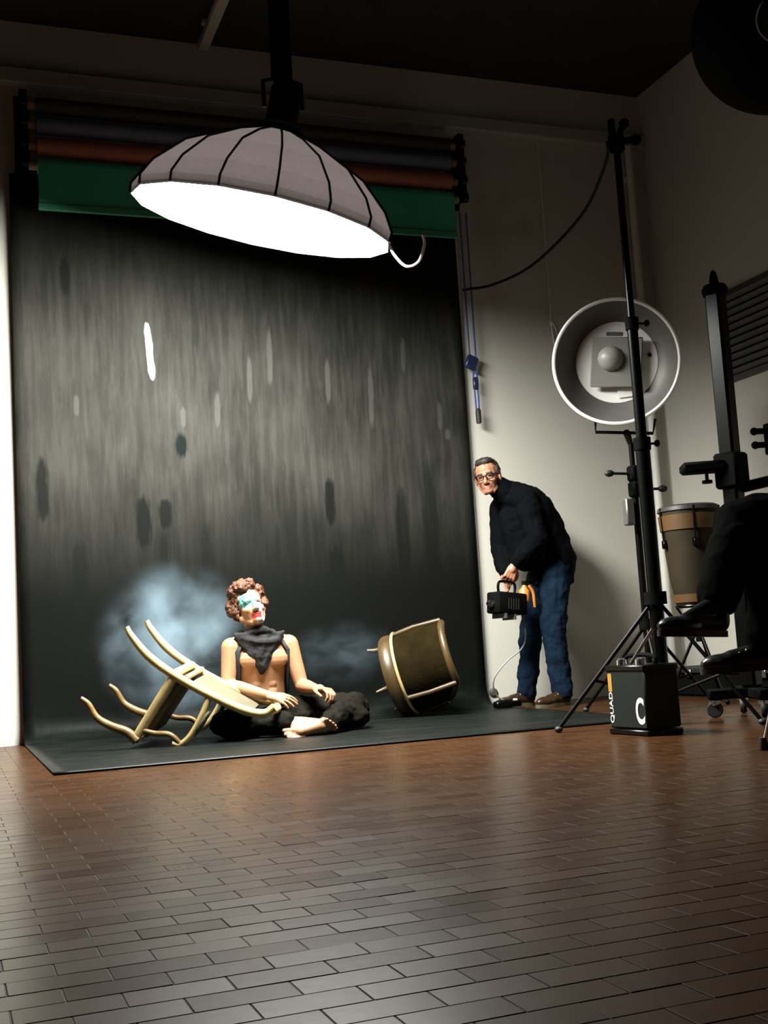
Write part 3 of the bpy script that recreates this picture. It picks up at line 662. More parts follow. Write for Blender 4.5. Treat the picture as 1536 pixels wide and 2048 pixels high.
for s in (W0-.02, W1+.06):
    pth = wob([C_(.475, s, .36), C_(.465, s, .28), C_(.49, s, .17), C_(.495, s, .07), C_(.455, s, -.02), C_(.45, s, -.08)])
    part('front_leg', xf(tube(pth, [.033-.018*i/(len(pth)-1) for i in range(len(pth))], 10), RC), 'giltdark', AC)
    pth = wob([C_(-.005, max(0, min(s, W1-.04)), .585), C_(.12, s, .615), C_(.26, s-.005, .625), C_(.345, s, .60), C_(.365, s, .555)])
    part('armrest', xf(tube(pth, .021, 10), RC), 'gilt', AC)
    part('arm_pad', xf(ell((.17, s, .638), (.10, .026, .022)), RC), 'uph', AC)
    pth = wob([C_(.40, s, .36), C_(.375, s, .43), C_(.33, s, .51), C_(.34, s, .60)])
    part('arm_support', xf(tube(pth, .018, 10), RC), 'giltdark', AC)
for a, b in (((.0, W0, .33), (.47, W0-.02, .345)), ((.0, W1-.04, .33), (.47, W1+.06, .345)), ((.0, W0, .33), (.0, W1-.04, .33)), ((.475, W0-.02, .345), (.475, W1+.06, .345))):
    part('seat_rail', xf(tube([a, Vector(a).lerp(Vector(b), .5), b], .022, 10, flat=1.3, flatdir=(0, 0, 1)), RC), 'giltdark' if a[0] > .2 else 'gilt', AC)
part('seat_cushion', xf(join(box((.235, W1/2, .375), (.42, .48, .045), bev=.018, seg=3)), RC), 'uph', AC)
part('back_panel', xf(join(box((-.005, (W1-.04)/2, .645), (.035, .40, .42), Euler((0, -.09, 0)).to_matrix(), bev=.014, seg=2)), RC), 'uph', AC)
part('back_rail', xf(tube([(-.01, W0, .40), (-.01, W1-.04, .40)], .018, 8), RC), 'gilt', AC)
part('top_rail', xf(tube(wob([C_(-.10, W0, .93), C_(-.11, .12, .955), C_(-.12, (W1-.04)/2, .975), C_(-.11, W1-.16, .955), C_(-.10, W1-.04, .93)]), .022, 10), RC), 'gilt', AC)

# ------------------------------------------------------------------ tub chair lying on its side
zc = Vector((.86, -.54, .26)).normalized(); xc = Vector((-.45, -.80, .35)); xc = (xc-zc*xc.dot(zc)).normalized(); yc = zc.cross(xc)
TC = basis(xc, yc, zc, (2.20, -.42, .30)) @ Matrix.Diagonal((.86, .86, .86, 1)); RT = .285; HT = .40
TU = empty('tub_chair', (2.3, -.5, 0), 'brown tub armchair with honey wood frame lying on its side', 'armchair')
def arc(r, z, a0, a1, n=30): return [Vector((r*math.cos(a0+(a1-a0)*i/n), r*math.sin(a0+(a1-a0)*i/n), z)) for i in range(n+1)]
A0 = math.radians(112); AP = math.radians(58)
def hz(a): return HT-.13*max(0, (abs(a)-AP)/(A0-AP))     # the back drops towards the arms
def shellvf(r0, r1, zb, dz, n=40):
    vs_, fs = [], []
    for i in range(n+1):
        a = -A0+2*A0*i/n; t = hz(a)+dz; c, s = math.cos(a), math.sin(a)
        bow = .014
        for r, z in ((r1, zb), (r1+bow, (zb+t)/2), (r1, t), (r0, t), (r0, zb)): vs_.append(Vector((r*c, r*s, z)))
    for i in range(n):
        for j in range(5): fs.append((i*5+j, i*5+(j+1) % 5, i*5+5+(j+1) % 5, i*5+5+j))
    fs += [(4, 3, 2, 1, 0), tuple(n*5+j for j in range(5))]; return vs_, fs
part('back_shell', xf(shellvf(RT-.055, RT-.008, .03, -.02), TC), 'uph2', TU)
part('top_rail', xf(tube([Vector(((RT-.022)*math.cos(a), (RT-.022)*math.sin(a), hz(a))) for a in [-A0+2*A0*i/44 for i in range(45)]], .027, 10), TC), 'wood', TU)
part('seat_frame', xf(lathe([(RT-.06, -.07), (RT, -.07), (RT+.012, -.05), (RT+.012, -.01), (RT, .01), (RT+.006, .03), (RT-.01, .045), (RT-.06, .045), (RT-.06, -.07)], 48), TC), 'wood', TU)
part('moulding', xf(tube([Vector(((RT+.012)*math.cos(2*PI*i/52), (RT+.012)*math.sin(2*PI*i/52), .034)) for i in range(52)], .011, 8, closed=True), TC), 'gilt', TU)
for a in (-AP, AP, -A0, A0):
    part('post', xf(tube([Vector((RT*math.cos(a), RT*math.sin(a), .02)), Vector(((RT+.012)*math.cos(a), (RT+.012)*math.sin(a), hz(a)*.5)), Vector((RT*math.cos(a), RT*math.sin(a), hz(a)))], .019, 10), TC), 'wood', TU)
part('seat_cushion', xf(lathe([(.001, -.03), (RT-.06, -.03), (RT-.06, .06), (RT-.09, .10), (.001, .12)], 36), TC), 'uph2', TU)
part('webbing', xf(lathe([(.001, -.045), (RT-.058, -.045), (RT-.058, -.035), (.001, -.035)], 36), TC), 'uph', TU)
for a in (35, 145, 215, 325):
    a = math.radians(a); c, s = math.cos(a), math.sin(a); r = RT-.03
    part('leg', xf(tube(spline([(r*c, r*s, -.05), (r*c*1.02, r*s*1.02, -.10), (r*c*1.1, r*s*1.1, -.155)], 5), [.022, .02, .019, .018, .017, .016, .015, .014, .013, .012, .011], 10), TC), 'wood', TU)
lowz = min((TU.matrix_world.inverted() @ Vector((0, 0, 0))).z*0 + min((o.matrix_basis.translation+v.co).z for v in o.data.vertices) for o in TU.children)
TU.location.z -= lowz-.008

# ------------------------------------------------------------------ figures
def head_prims(T, jaw=1.0):
    P = [ell((-.012, 0, .035), (.096, .077, .088)), ell((.020, 0, -.030), (.070, .062, .085)), ell((.055, 0, -.092), (.032, .032, .024)),
         capsule((-.01, .055, -.055), (.045, .025, -.098), .022, .018), capsule((-.01, -.055, -.055), (.045, -.025, -.098), .022, .018),
         ell((.052, .036, -.030), (.030, .026, .024)), ell((.052, -.036, -.030), (.030, .026, .024)),
         capsule((.084, 0, .006), (.105, 0, -.036), .008, .0125), ell((.095, .012, -.041), .009), ell((.095, -.012, -.041), .009),
         capsule((.074, -.040, .020), (.080, .0, .018), .011, .012), capsule((.074, .040, .020), (.080, .0, .018), .011, .012),
         ell((.078, 0, -.064), (.014, .024, .0075)), ell((.076, 0, -.077), (.014, .021, .008)),
         ell((.064, .031, -.001), (.016, .017, .013)), ell((.064, -.031, -.001), (.016, .017, .013)),
         ell((-.008, .080, -.012), (.021, .010, .033)), ell((-.008, -.080, -.012), (.021, .010, .033))]
    return [xf(p, T) for p in P]
def hand_prims(T, curl, side=1, spread=.10, thumb=None):
    """local x runs to the fingers, y to the thumb side (times side), z is the back of the hand"""
    P = [capsule((.0, 0, 0), (.035, 0, 0), .024, .027)]
    for y in (-.027, -.009, .009, .027): P.append(capsule((.025, y*.7*side, 0), (.086, y*1.05*side, .002), .015, .0125))
    ys = (.034, .0115, -.0115, -.034); Ls = ((.040, .025, .02), (.045, .028, .021), (.041, .026, .02), (.032, .02, .018))
    for k, (y, L) in enumerate(zip(ys, Ls)):
        p = Vector((.088, y*side, .002)); a = 0.0; yaw = spread*(1.2-k*.8)*side
        cl = curl if isinstance(curl, (int, float)) else curl[k]
        for j, l in enumerate(L):
            a += cl*(.75 if j == 0 else 1.0)
            q = p+Vector((math.cos(a)*math.cos(yaw)*l, math.sin(yaw)*math.cos(a)*l, -math.sin(a)*l))
            P.append(capsule(p, q, .0092-.0008*j, .0086-.0008*j, 10)); p = q
    t = thumb or [(.02, .026, -.006), (.048, .050, -.016), (.074, .058, -.028), (.094, .052, -.040)]
    for j in range(3):
        a, b = Vector(t[j]), Vector(t[j+1]); a.y *= side; b.y *= side
        P.append(capsule(a, b, .0125-.0012*j, .0112-.0012*j, 10))
    return [xf(p, T) for p in P]
def foot_prims(T, side=1):
    P = [capsule((-.035, 0, .034), (-.01, 0, .05), .032, .034), capsule((-.03, 0, .028), (.10, .008*side, .026), .028, .030), capsule((.0, 0, .055), (.10, 0, .034), .033, .024),
         capsule((.09, .026*side, .022), (.135, .026*side, .018), .021, .018), capsule((.09, -.022*side, .018), (.125, -.026*side, .015), .019, .015)]
    for k, (y, l, r) in enumerate(((.032, .19, .0135), (.011, .188, .010), (-.007, .178, .0095), (-.024, .166, .009), (-.040, .150, .0085))):
        P.append(capsule((.125, y*side*.9, .016), (l-r, y*side*1.08, r+.002), r*1.05, r, 10))
    return [xf(p, T) for p in P]
def limb(*pts):
    out = []
    for (a, ra), (b, rb) in zip(pts, pts[1:]): out.append(capsule(a, b, ra, rb))
    return out
def shoe(parent, heel, toe, upv, mshoe, msole, h=.10, wd=.045, laces=True):
    heel, toe, upv = Vector(heel), Vector(toe), Vector(upv).normalized()
    x = (toe-heel); L = x.length; x = x.normalized(); y = upv.cross(x).normalized(); z = x.cross(y); T = basis(x, y, z, heel)
    pr = [xf(p, T) for p in (capsule((.035, 0, .050), (.035, 0, h-.03), .036, .036), capsule((.035, 0, .046), (L*.6, 0, .045), .034, .036), ell((L*.70, 0, .035), (L*.30, wd, .036)), capsule((.06, 0, h-.035), (L*.62, 0, .058), .036, .022))]
    me = organic('shoe', pr, .006, 5); u = put('shoe', me, M[mshoe], parent, angle=80)
    n = 30; ol = []
    for i in range(n):
        a = 2*PI*i/n; c, s = math.cos(a), math.sin(a)
        wx = wd*(.80 if c < 0 else 1.0); ol.append((L*.5+L*.5*c*(1 if abs(c) < 1 else 1), wx*s*(.92+.16*c)))
    vs_ = [Vector((px_, py_, 0)) for px_, py_ in ol]+[Vector((px_, py_, .022)) for px_, py_ in ol]
    f = [tuple(range(n-1, -1, -1)), tuple(range(n, 2*n))]+[(i, (i+1) % n, n+(i+1) % n, n+i) for i in range(n)]
    part('sole', xf((vs_, f), T), msole, u)
    if laces:
        part('lace', join(*[xf(tube([(L*.42+.025*k, -.026, .075-.008*k), (L*.43+.025*k, 0, .085-.009*k), (L*.42+.025*k, .026, .075-.008*k)], .0035, 6), T) for k in range(4)]), 'lace', u)
    return u

# --- seated performer
PS = empty('person', (1.2, -.95, 0), 'shirtless performer with painted face and black bandana sitting cross-legged on the canvas', 'person')
hf = Vector((.01, -.95, .29)).normalized(); hu = Vector((-.20, .27, .94)); hu = (hu-hf*hu.dot(hf)).normalized()
HT_ = basis(hf, hu.cross(hf), hu, (1.145, -.885, .705))
shR, elR, wrR = Vector((1.035, -.855, .490)), Vector((1.000, -.885, .285)), Vector((1.165, -1.075, .225))
shL, elL, wrL = Vector((1.365, -.855, .490)), Vector((1.415, -.905, .255)), Vector((1.440, -1.080, .240))
def handT(w, d, back, off=0):
    x = Vector(d).normalized(); z = Vector(back); z = (z-x*z.dot(x)).normalized(); return basis(x, z.cross(x), z, Vector(w)+x*off)
body = [loft([((1.20, -.80, .03), (.12, 0, 0), (0, .09, 0)), ((1.20, -.80, .10), (.165, 0, 0), (0, .12, 0)), ((1.20, -.815, .20), (.142, 0, 0), (0, .102, 0)), ((1.20, -.83, .29), (.142, 0, 0), (0, .098, 0)), ((1.20, -.84, .38), (.160, 0, 0), (0, .108, 0)), ((1.20, -.845, .45), (.168, 0, 0), (0, .108, 0)), ((1.20, -.845, .505), (.135, 0, 0), (0, .080, 0)), ((1.195, -.85, .54), (.075, 0, 0), (0, .060, 0))]),
        ell((1.135, -.925, .415), (.075, .035, .055)), ell((1.265, -.925, .415), (.075, .035, .055)),
        capsule((1.20, -.84, .50), (1.160, -.862, .64), .056, .052),
        capsule((1.17, -.84, .545), shR, .042, .050), capsule((1.22, -.84, .545), shL, .042, .050)]
for a in (.235, .28, .325):
    for s in (-1, 1): body.append(ell((1.20+s*.038, -.905, a), (.036, .022, .030)))
body += limb((shR, .056), (shR.lerp(elR, .45), .048), (elR, .039)) + limb((elR, .040), (elR.lerp(wrR, .35), .041), (wrR, .027))
body += limb((shL, .056), (shL.lerp(elL, .45), .048), (elL, .039)) + limb((elL, .040), (elL.lerp(wrL, .35), .041), (wrL, .027))
hipR, knR, anR = Vector((1.12, -.83, .10)), Vector((.925, -1.08, .085)), Vector((1.285, -1.265, .075))
hipL, knL, anL = Vector((1.29, -.83, .10)), Vector((1.675, -1.04, .125)), Vector((1.385, -1.335, .055))
body += limb((hipR, .085), (knR, .055)) + limb((knR, .052), (knR.lerp(anR, .35), .05), (anR, .034))
body += limb((hipL, .085), (knL, .055)) + limb((knL, .052), (knL.lerp(anL, .35), .05), (anL, .034))
body += head_prims(HT_)
body += hand_prims(handT(wrR, (.85, -.70, -.30), (.1, -.35, .93)), (.35, .30, .32, .4), side=-1) if False else hand_prims(handT(wrR, (.82, -.62, -.22), (-.1, -.45, .88)), (.30, .25, .28, .35), side=1)
body += hand_prims(handT(wrL, (.50, -.80, -.10), (.25, -.05, .95)), (.75, .80, .85, .9), side=-1)
def footT(an, d, upv): 
    x = Vector(d).normalized(); z = Vector(upv); z = (z-x*z.dot(x)).normalized(); return basis(x, z.cross(x), z, Vector(an)-z*.055+x*.01)
body += foot_prims(footT(anR, (.88, -.30, .06), (.25, .72, .65)), 1)
body += foot_prims(footT(anL, (-.92, -.12, -.06), (-.05, -.75, .62)), -1)
me = organic('body', body, .0045, 3)
HI = HT_.inverted()
def paint(c):
    p = HI @ c
    if abs(p.y) < .075 and -.125 < p.z < .075 and p.x > .02 and p.x < .16:
        if abs(p.y) < .028 and -.090 < p.z < -.054 and p.x > .05: return 3
        if abs(p.z-.001) < .0045 and abs(abs(p.y)-.032) < .013 and p.x > .06: return 4
        if ((p.y+.026)/.044)**2+((p.z-.022)/.042)**2 < 1 and p.x > .03: return 2
        if p.y < -.012 and p.z < -.018: return 0
        if p.x > .035 and -.120 < p.z < .065: return 1
    return 0
colour_faces(me, ('skin', 'paintwhite', 'turq', 'lip', 'eyedark'), paint)
put('body', me, None, PS, angle=80)
hr = []
random.seed(3)
for i in range(120):
    a = random.uniform(0, 2*PI); b = random.uniform(-.35, 1.0)*PI/2
    d = Vector((math.cos(a)*math.cos(b), math.sin(a)*math.cos(b), math.sin(b)))
    if d.x > .25 and d.z < .62: continue
    r = random.uniform(.022, .038)
    hr.append(xf(ell((-.018+d.x*.100, d.y*.094, .042+d.z*.098), r, n=10), HT_))
hr.append(xf(ell((-.028, 0, .045), (.095, .092, .095)), HT_))
me = organic('hair', hr, .007, 1); wrinkle(me, .012, 45); wrinkle(me, .006, 110, 3)
put('hair', me, M['hair1'], PS, angle=180)
# bandana: a cowl about the neck and a pointed front
cw = [tube([Vector((1.185+.092*math.cos(t), -.862+.082*math.sin(t), .555+.012*math.sin(3*t)-.012*math.sin(t))) for t in [2*PI*i/26 for i in range(26)]], .024, 8, closed=True),
      tube([Vector((1.19+.112*math.cos(t), -.872+.090*math.sin(t), .530+.01*math.sin(2*t+1)+.012*math.sin(t))) for t in [2*PI*i/26 for i in range(26)]], .022, 8, closed=True)]
for k in range(22):
    t = k/21; w_ = .135*(1-t)+.006; z = .540-.200*t
    cw.append(tube([Vector((1.19-.012*t+w_*s, -.948-.018*math.sin(PI*t)+.060*(abs(s)**1.8)*(1-t)-.005*math.sin(9*s+k*.35), z+.020*(1-t)*abs(s))) for s in [-1+2*i/10 for i in range(11)]], .013-.003*t, 8))
me = organic('bandana', cw, .005, 6); wrinkle(me, .004, 28); put('bandana', me, M['scarf'], PS, angle=80)
# open sleeveless vest: back and two side strips
vp = []
lv = [(.18, 1.20, -.812, .158, .118), (.28, 1.20, -.83, .154, .112), (.38, 1.20, -.84, .172, .120), (.46, 1.20, -.845, .176, .118), (.512, 1.20, -.845, .140, .092)]
for s in (-1, 1):
    vs_, fs = [], []
    nA = 14
    for z, cx, cy, a_, b_ in lv:
        for i in range(nA+1):
            t = math.radians(48 if z > .35 else 58)+(PI-math.radians(50))*i/nA
            t = min(t, PI)
            vs_.append(Vector((cx+s*a_*math.sin(t), cy-b_*math.cos(t), z)))
    for k in range(len(lv)-1):
        for i in range(nA): fs.append((k*(nA+1)+i, k*(nA+1)+i+1, (k+1)*(nA+1)+i+1, (k+1)*(nA+1)+i))
    vp.append((vs_, fs))
o = part('vest', join(*vp), 'vest', PS, angle=80); sol = o.modifiers.new('thickness', 'SOLIDIFY'); sol.thickness = .008; sol.offset = 1
# trousers
tr = [loft([((1.20, -.80, .012), (.14, 0, 0), (0, .11, 0)), ((1.20, -.80, .06), (.185, 0, 0), (0, .14, 0)), ((1.20, -.805, .13), (.180, 0, 0), (0, .135, 0)), ((1.20, -.812, .18), (.158, 0, 0), (0, .118, 0))])]
tr += limb((hipR+Vector((0, 0, 0)), .098), (hipR.lerp(knR, .6), .080), (knR, .072)) + limb((knR, .070), (knR.lerp(anR, .4), .070), (knR.lerp(anR, .82), .058))
tr += limb((hipL, .098), (hipL.lerp(knL, .55), .092), (knL, .082)) + limb((knL, .082), (knL.lerp(anL, .4), .080), (knL.lerp(anL, .82), .056))
tr += [ell((1.62, -1.13, .075), (.11, .09, .065)), ell((1.27, -1.0, .10), (.16, .16, .07))]
me = organic('trousers', tr, .008, 5); wrinkle(me, .014, 11); wrinkle(me, .006, 26, 2)
for v in me.vertices: v.co.z = max(v.co.z, .010)
put('trousers', me, M['trouser'], PS, angle=80)

# --- standing man with the fog machine
PM = empty('person', (3.18, -.43, 0), 'man in dark jacket and jeans stooping with a fog machine in hand', 'person')
hf = Vector((-.60, -.78, -.10)).normalized(); hu = Vector((-.16, .02, .98)); hu = (hu-hf*hu.dot(hf)).normalized()
HM = basis(hf, hu.cross(hf), hu, (2.885, -.425, 1.497))
sN, eN, wN = Vector((3.060, -.600, 1.315)), Vector((3.085, -.655, 1.050)), Vector((2.965, -.555, .910))
sF, eF, wF = Vector((3.060, -.250, 1.315)), Vector((3.030, -.235, 1.050)), Vector((2.990, -.370, .860))
hN, kN, aN = Vector((3.285, -.515, .880)), Vector((3.215, -.545, .500)), Vector((3.235, -.570, .085))
hF, kF, aF = Vector((3.290, -.335, .880)), Vector((3.180, -.310, .500)), Vector((3.120, -.300, .085))
Y_ = Vector((0, 1, 0))
def trunk(ex_):
    R_ = [((3.30, -.425, .83), .130, .165, .15), ((3.305, -.425, .92), .132, .165, .25), ((3.29, -.425, 1.02), .125, .155, .45), ((3.245, -.425, 1.13), .130, .165, .65), ((3.180, -.425, 1.23), .135, .185, .8), ((3.105, -.425, 1.315), .115, .195, .95), ((3.045, -.425, 1.365), .080, .140, 1.05), ((3.005, -.425, 1.395), .062, .075, 1.1)]
    out = []
    for c, a, b, th in R_:
        d = Vector((-math.sin(th), 0, math.cos(th))); u = Vector((math.cos(th), 0, math.sin(th))); out.append((c, u*(a+ex_), Y_*(b+ex_)))
    return loft(out)
body = [trunk(0), capsule((3.03, -.425, 1.36), (2.935, -.42, 1.44), .060, .055)]
body += limb((sN, .055), (eN, .042), (wN, .027)) + limb((sF, .055), (eF, .042), (wF, .027))
body += limb((hN, .085), (kN, .055), (aN, .038)) + limb((hF, .085), (kF, .055), (aF, .038))
for a, d in ((aN, (-1, -.25, 0)), (aF, (-1, -.07, 0))): body += [capsule((a.x, a.y, .06), Vector((a.x, a.y, .045))+Vector(d)*.14, .026, .02)]
body += head_prims(HM)
gN = handT(wN, (-.42, .12, -.88), (-.15, -.98, -.05))
body += hand_prims(gN, (.85, .95, 1.0, 1.0), side=1, spread=.06)
body += hand_prims(handT(wF, (-.10, -.45, -.88), (.97, -.15, -.1)), (.35, .4, .4, .4), side=-1, spread=.08)
me = organic('body', body, .0045, 3)
HMI = HM.inverted()
def face2(c):
    p = HMI @ c
    if -.13 < p.x < .16 and abs(p.y) < .1 and -.13 < p.z < .14:
        if abs(p.y) < .023 and -.083 < p.z < -.058 and p.x > .062: return 1
        if abs(p.z) < .0055 and abs(abs(p.y)-.032) < .011 and p.x > .06: return 2
        if .016 < p.z < .027 and .012 < abs(p.y) < .048 and p.x > .06: return 3
    return 0
colour_faces(me, ('skin2', 'lip2', 'eyedark', 'hair2'), face2)
put('body', me, None, PM, angle=80)
hr = [xf(p, HM) for p in (ell((-.030, 0, .046), (.090, .085, .088)), ell((-.050, 0, .0), (.062, .080, .075)), ell((.030, 0, .100), (.045, .060, .030)), ell((-.01, .074, .030), (.035, .016, .04)), ell((-.01, -.074, .030), (.035, .016, .04)))]
me = organic('hair', hr, .006, 3); wrinkle(me, .006, 60); put('hair', me, M['hair2'], PM, angle=180)
gl = []
for s in (-1, 1):
    gl.append(tube([Vector((.098-.012*abs(math.cos(t)*.5+.5*s)*0, s*.034+.025*math.cos(t), -.002+.018*math.sin(t))) for t in [2*PI*i/20 for i in range(20)]], .0032, 6, closed=True))
    gl.append(tube([(.098, s*.058, .004), (.07, s*.078, .004), (-.005, s*.088, .0)], .0028, 6))
gl.append(tube([(.098, -.010, .004), (.103, 0, .006), (.098, .010, .004)], .0028, 6))
part('glasses', xf(join(*gl), HM), 'black', PM)
jk = [trunk(.022)]
jk += limb((sN, .082), (sN.lerp(eN, .5), .074), (eN, .066), (wN+Vector((.012, 0, .015)), .045)) + limb((sF, .082), (eF, .066), (wF+Vector((.0, 0, .02)), .045))
jk += [capsule((3.07, -.43, 1.22), (3.12, -.43, .99), .115, .12), capsule((3.02, -.425, 1.375), (2.965, -.425, 1.425), .080, .076)]
me = organic('jacket', jk, .008, 5); wrinkle(me, .012, 9, 1); wrinkle(me, .005, 24, 4)
j = put('jacket', me, M['jacket'], PM, angle=80)
part('collar', loft([((3.00, -.425, 1.395), Vector((.062, 0, .045)), Y_*.082), ((2.965, -.425, 1.435), Vector((.064, 0, .04)), Y_*.078), ((2.955, -.425, 1.445), Vector((.056, 0, .036)), Y_*.070)], 22), 'jacket', j)
je = [loft([((3.30, -.425, .78), Vector((.13, 0, 0)), Y_*.16), ((3.30, -.425, .88), Vector((.143, 0, .02)), Y_*.178), ((3.30, -.425, .97), Vector((.135, 0, .04)), Y_*.168)])]
je += limb((hN, .105), (hN.lerp(kN, .5), .096), (kN, .083), (kN.lerp(aN, .4), .076), (aN+Vector((0, 0, .0)), .068))
je += limb((hF, .105), (hF.lerp(kF, .5), .094), (kF, .080), (kF.lerp(aF, .4), .073), (aF+Vector((0, 0, .0)), .066))
me = organic('jeans', je, .008, 5); wrinkle(me, .011, 11, 6); wrinkle(me, .005, 28, 2)
for v in me.vertices: v.co.z = max(v.co.z, .045)
put('jeans', me, M['jeans'], PM, angle=80)
shoe(PM, (3.290, -.560, .0), (3.005, -.640, .0), (0, 0, 1), 'shoe', 'sole')
shoe(PM, (3.175, -.298, .0), (2.885, -.320, .0), (0, 0, 1), 'shoe', 'sole')

# --- fog machine in his hand
FM = empty('fog_machine', (2.885, -.53, .60), 'small black fog machine with a carrying handle and orange bottle, held by the stooping man', 'fog machine')
fm = Euler((0, .10, .25)).to_matrix(); fc = Vector((2.895, -.555, .665))
part('housing', box(fc, (.235, .13, .135), fm, bev=.012, seg=2), 'blackmatt', FM)
F4 = Matrix.Translation(fc) @ fm.to_4x4()
part('nozzle', xf(lathe([(.001, 0), (.022, 0), (.022, .03), (.014, .045), (.006, .045)], 16, frame((-1, 0, 0), t=(-.115, 0, -.01))), F4), 'chrome', FM)
part('handle', xf(tube(spline([(-.07, 0, .06), (-.075, 0, .11), (-.055, 0, .137), (.045, 0, .137), (.065, 0, .11), (.06, 0, .06)], 6), .009, 8), F4), 'black', FM)
part('foot_bracket', xf(join(box((-.06, 0, -.082), (.015, .13, .03)), box((.02, 0, -.085), (.015, .12, .035))), F4), 'silver', FM)
fbt = part('fluid_bottle', xf(join(lathe([(.001, -.05), (.032, -.05), (.034, -.04), (.034, .02), (.015, .045), (.015, .06), (.001, .06)], 18, Matrix.Translation((.118, -.03, .07)))), F4), 'orange', FM)
part('cap', xf(lathe([(.001, .055), (.018, .055), (.018, .08), (.001, .08)], 14, Matrix.Translation((.118, -.03, .07))), F4), 'blackmatt', fbt)
part('hose', xf(tube(spline([(.13, -.06, .12), (.16, -.065, .08), (.175, -.06, .03), (.19, -.05, -.01)]), .010, 8), F4), 'orange', FM)
part('vent_slot', xf(join(*[box((-.04+.02*k, -.066, -.005), (.006, .003, .07)) for k in range(5)]), F4), 'rubber', FM)
fx = F4 @ Vector((.115, .0, -.04))
cbl = spline([fx, fx+Vector((.02, 0, -.12)), (3.03, -.50, .42), (2.99, -.49, .36), (2.90, -.48, .30), (2.82, -.44, .19), (2.85, -.40, .09), (2.94, -.40, .03), (2.99, -.42, .022)], 8)
o = part('mains_cable', tube(cbl, .0055, 6), 'greycable'); tag(o, 'thin grey mains cable running from the fog machine down to the floor', 'cable')
ps = empty('power_strip', (2.93, -.44, 0), 'small black power strip with a white switch beside the brown shoes', 'power strip')
part('housing', box((2.90, -.45, .032), (.20, .055, .042), Euler((0, 0, .2)).to_matrix(), bev=.008), 'black', ps)
part('switch', box((2.955, -.452, .055), (.025, .02, .014), Euler((0, 0, .2)).to_matrix(), bev=.003), 'white', ps)
for k in range(3): part('socket', lathe([(.001, .002), (.016, .002), (.019, .005), (.021, .0)], 14, Matrix.Translation((2.835+.038*k, -.464+.0078*k, .053))), 'blackmatt', ps)

# --- seated onlooker on a tall stool at the right
st = Vector((2.585, -3.925, 0))
ST = empty('bar_stool', st, 'tall bar stool with pale metal legs under the onlooker in black', 'stool')
part('seat', lathe([(.001, .70), (.16, .70), (.175, .715), (.175, .745), (.16, .76), (.001, .765)], 30, Matrix.Translation(st)), 'blackmatt', ST)
for a in (45, 135, 225, 315):
    a = math.radians(a+8); d = Vector((math.cos(a), math.sin(a), 0))
    lg = part('leg', rod(st+d*.13+Vector((0, 0, .71)), st+d*.33+Vector((0, 0, .02)), .0125, n=12), 'chrome', ST)
    part('rubber_tip', lathe([(.001, 0), (.017, 0), (.019, .005), (.016, .045), (.001, .045)], 12, Matrix.Translation(st+d*.334)), 'rubber', lg)
part('footrest', tube([st+Vector((.262*math.cos(2*PI*i/36), .262*math.sin(2*PI*i/36), .27)) for i in range(36)], .011, 8, closed=True), 'chrome', ST)
PO = empty('person', (2.65, -3.98, .76), 'onlooker in black clothes sitting cross-legged on a tall stool beside the power pack', 'person')
hU, kU, aU = Vector((2.70, -3.90, .86)), Vector((2.335, -3.685, .825)), Vector((2.065, -3.868, .535))
hD, kD, aD = Vector((2.70, -4.07, .84)), Vector((2.370, -3.810, .690)), Vector((2.290, -3.800, .385))
fd = Vector((-.90, .42, 0)).normalized(); sd = Vector((.42, .90, 0)).normalized()
pel = Vector((2.70, -3.985, .86))
def trunk2(e_):
    return loft([(pel+Vector((0, 0, -.07)), fd*(.12+e_), sd*(.15+e_)), (pel+Vector((0, 0, .03)), fd*(.125+e_), sd*(.17+e_)), (pel+Vector((.0, 0, .15)), fd*(.11+e_), sd*(.15+e_)), (pel+fd*.02+Vector((0, 0, .30)), fd*(.12+e_), sd*(.165+e_)), (pel+fd*.03+Vector((0, 0, .42)), fd*(.12+e_), sd*(.185+e_)), (pel+fd*.03+Vector((0, 0, .50)), fd*(.085+e_), sd*(.165+e_)), (pel+fd*.035+Vector((0, 0, .545)), fd*(.06+e_), sd*(.075+e_))])
neck = pel+fd*.04+Vector((0, 0, .55)); hc = pel+fd*.075+Vector((0, 0, .72))
HO = basis(fd, Vector((0, 0, 1)).cross(fd), (0, 0, 1), hc)
s1, s2 = pel+sd*.185+fd*.02+Vector((0, 0, .47)), pel-sd*.185+fd*.02+Vector((0, 0, .47))
e1_, e2_ = s1+fd*.08+sd*.02+Vector((0, 0, -.26)), s2+fd*.08-sd*.02+Vector((0, 0, -.26))
w1, w2 = e1_+fd*.12-sd*.16+Vector((0, 0, .03)), e2_+fd*.12+sd*.17+Vector((0, 0, .05))
body = [trunk2(0), capsule(neck-Vector((0, 0, .03)), hc-Vector((0, 0, .06))-fd*.02, .056, .052)]
body += limb((s1, .055), (e1_, .042), (w1, .027)) + limb((s2, .055), (e2_, .042), (w2, .027))
body += limb((hU, .085), (kU, .055), (aU, .036)) + limb((hD, .085), (kD, .055), (aD, .036))
td = Vector((-.99, -.12, .06)).normalized(); tu = Vector((.06, 0, 1))
body += [capsule(aU-tu*.035, aU-tu*.082+td*.10, .026, .018), capsule(aD-Vector((0, 0, .045)), aD+Vector((-.11, .058, -.06)), .026, .02)]
body += head_prims(HO)
body += hand_prims(handT(w1, fd*.2-sd-Vector((0, 0, .1)), fd+Vector((0, 0, .4))), .3, side=1) + hand_prims(handT(w2, fd*.2+sd, fd+Vector((0, 0, .4))), .35, side=-1)
me = organic('body', body, .006, 3); HOI = HO.inverted()
def face3(c):
    p = HOI @ c
    if abs(p.y) < .023 and -.083 < p.z < -.058 and .06 < p.x < .15: return 1
    if abs(p.z) < .006 and abs(abs(p.y)-.032) < .011 and .06 < p.x < .15: return 2
    return 0
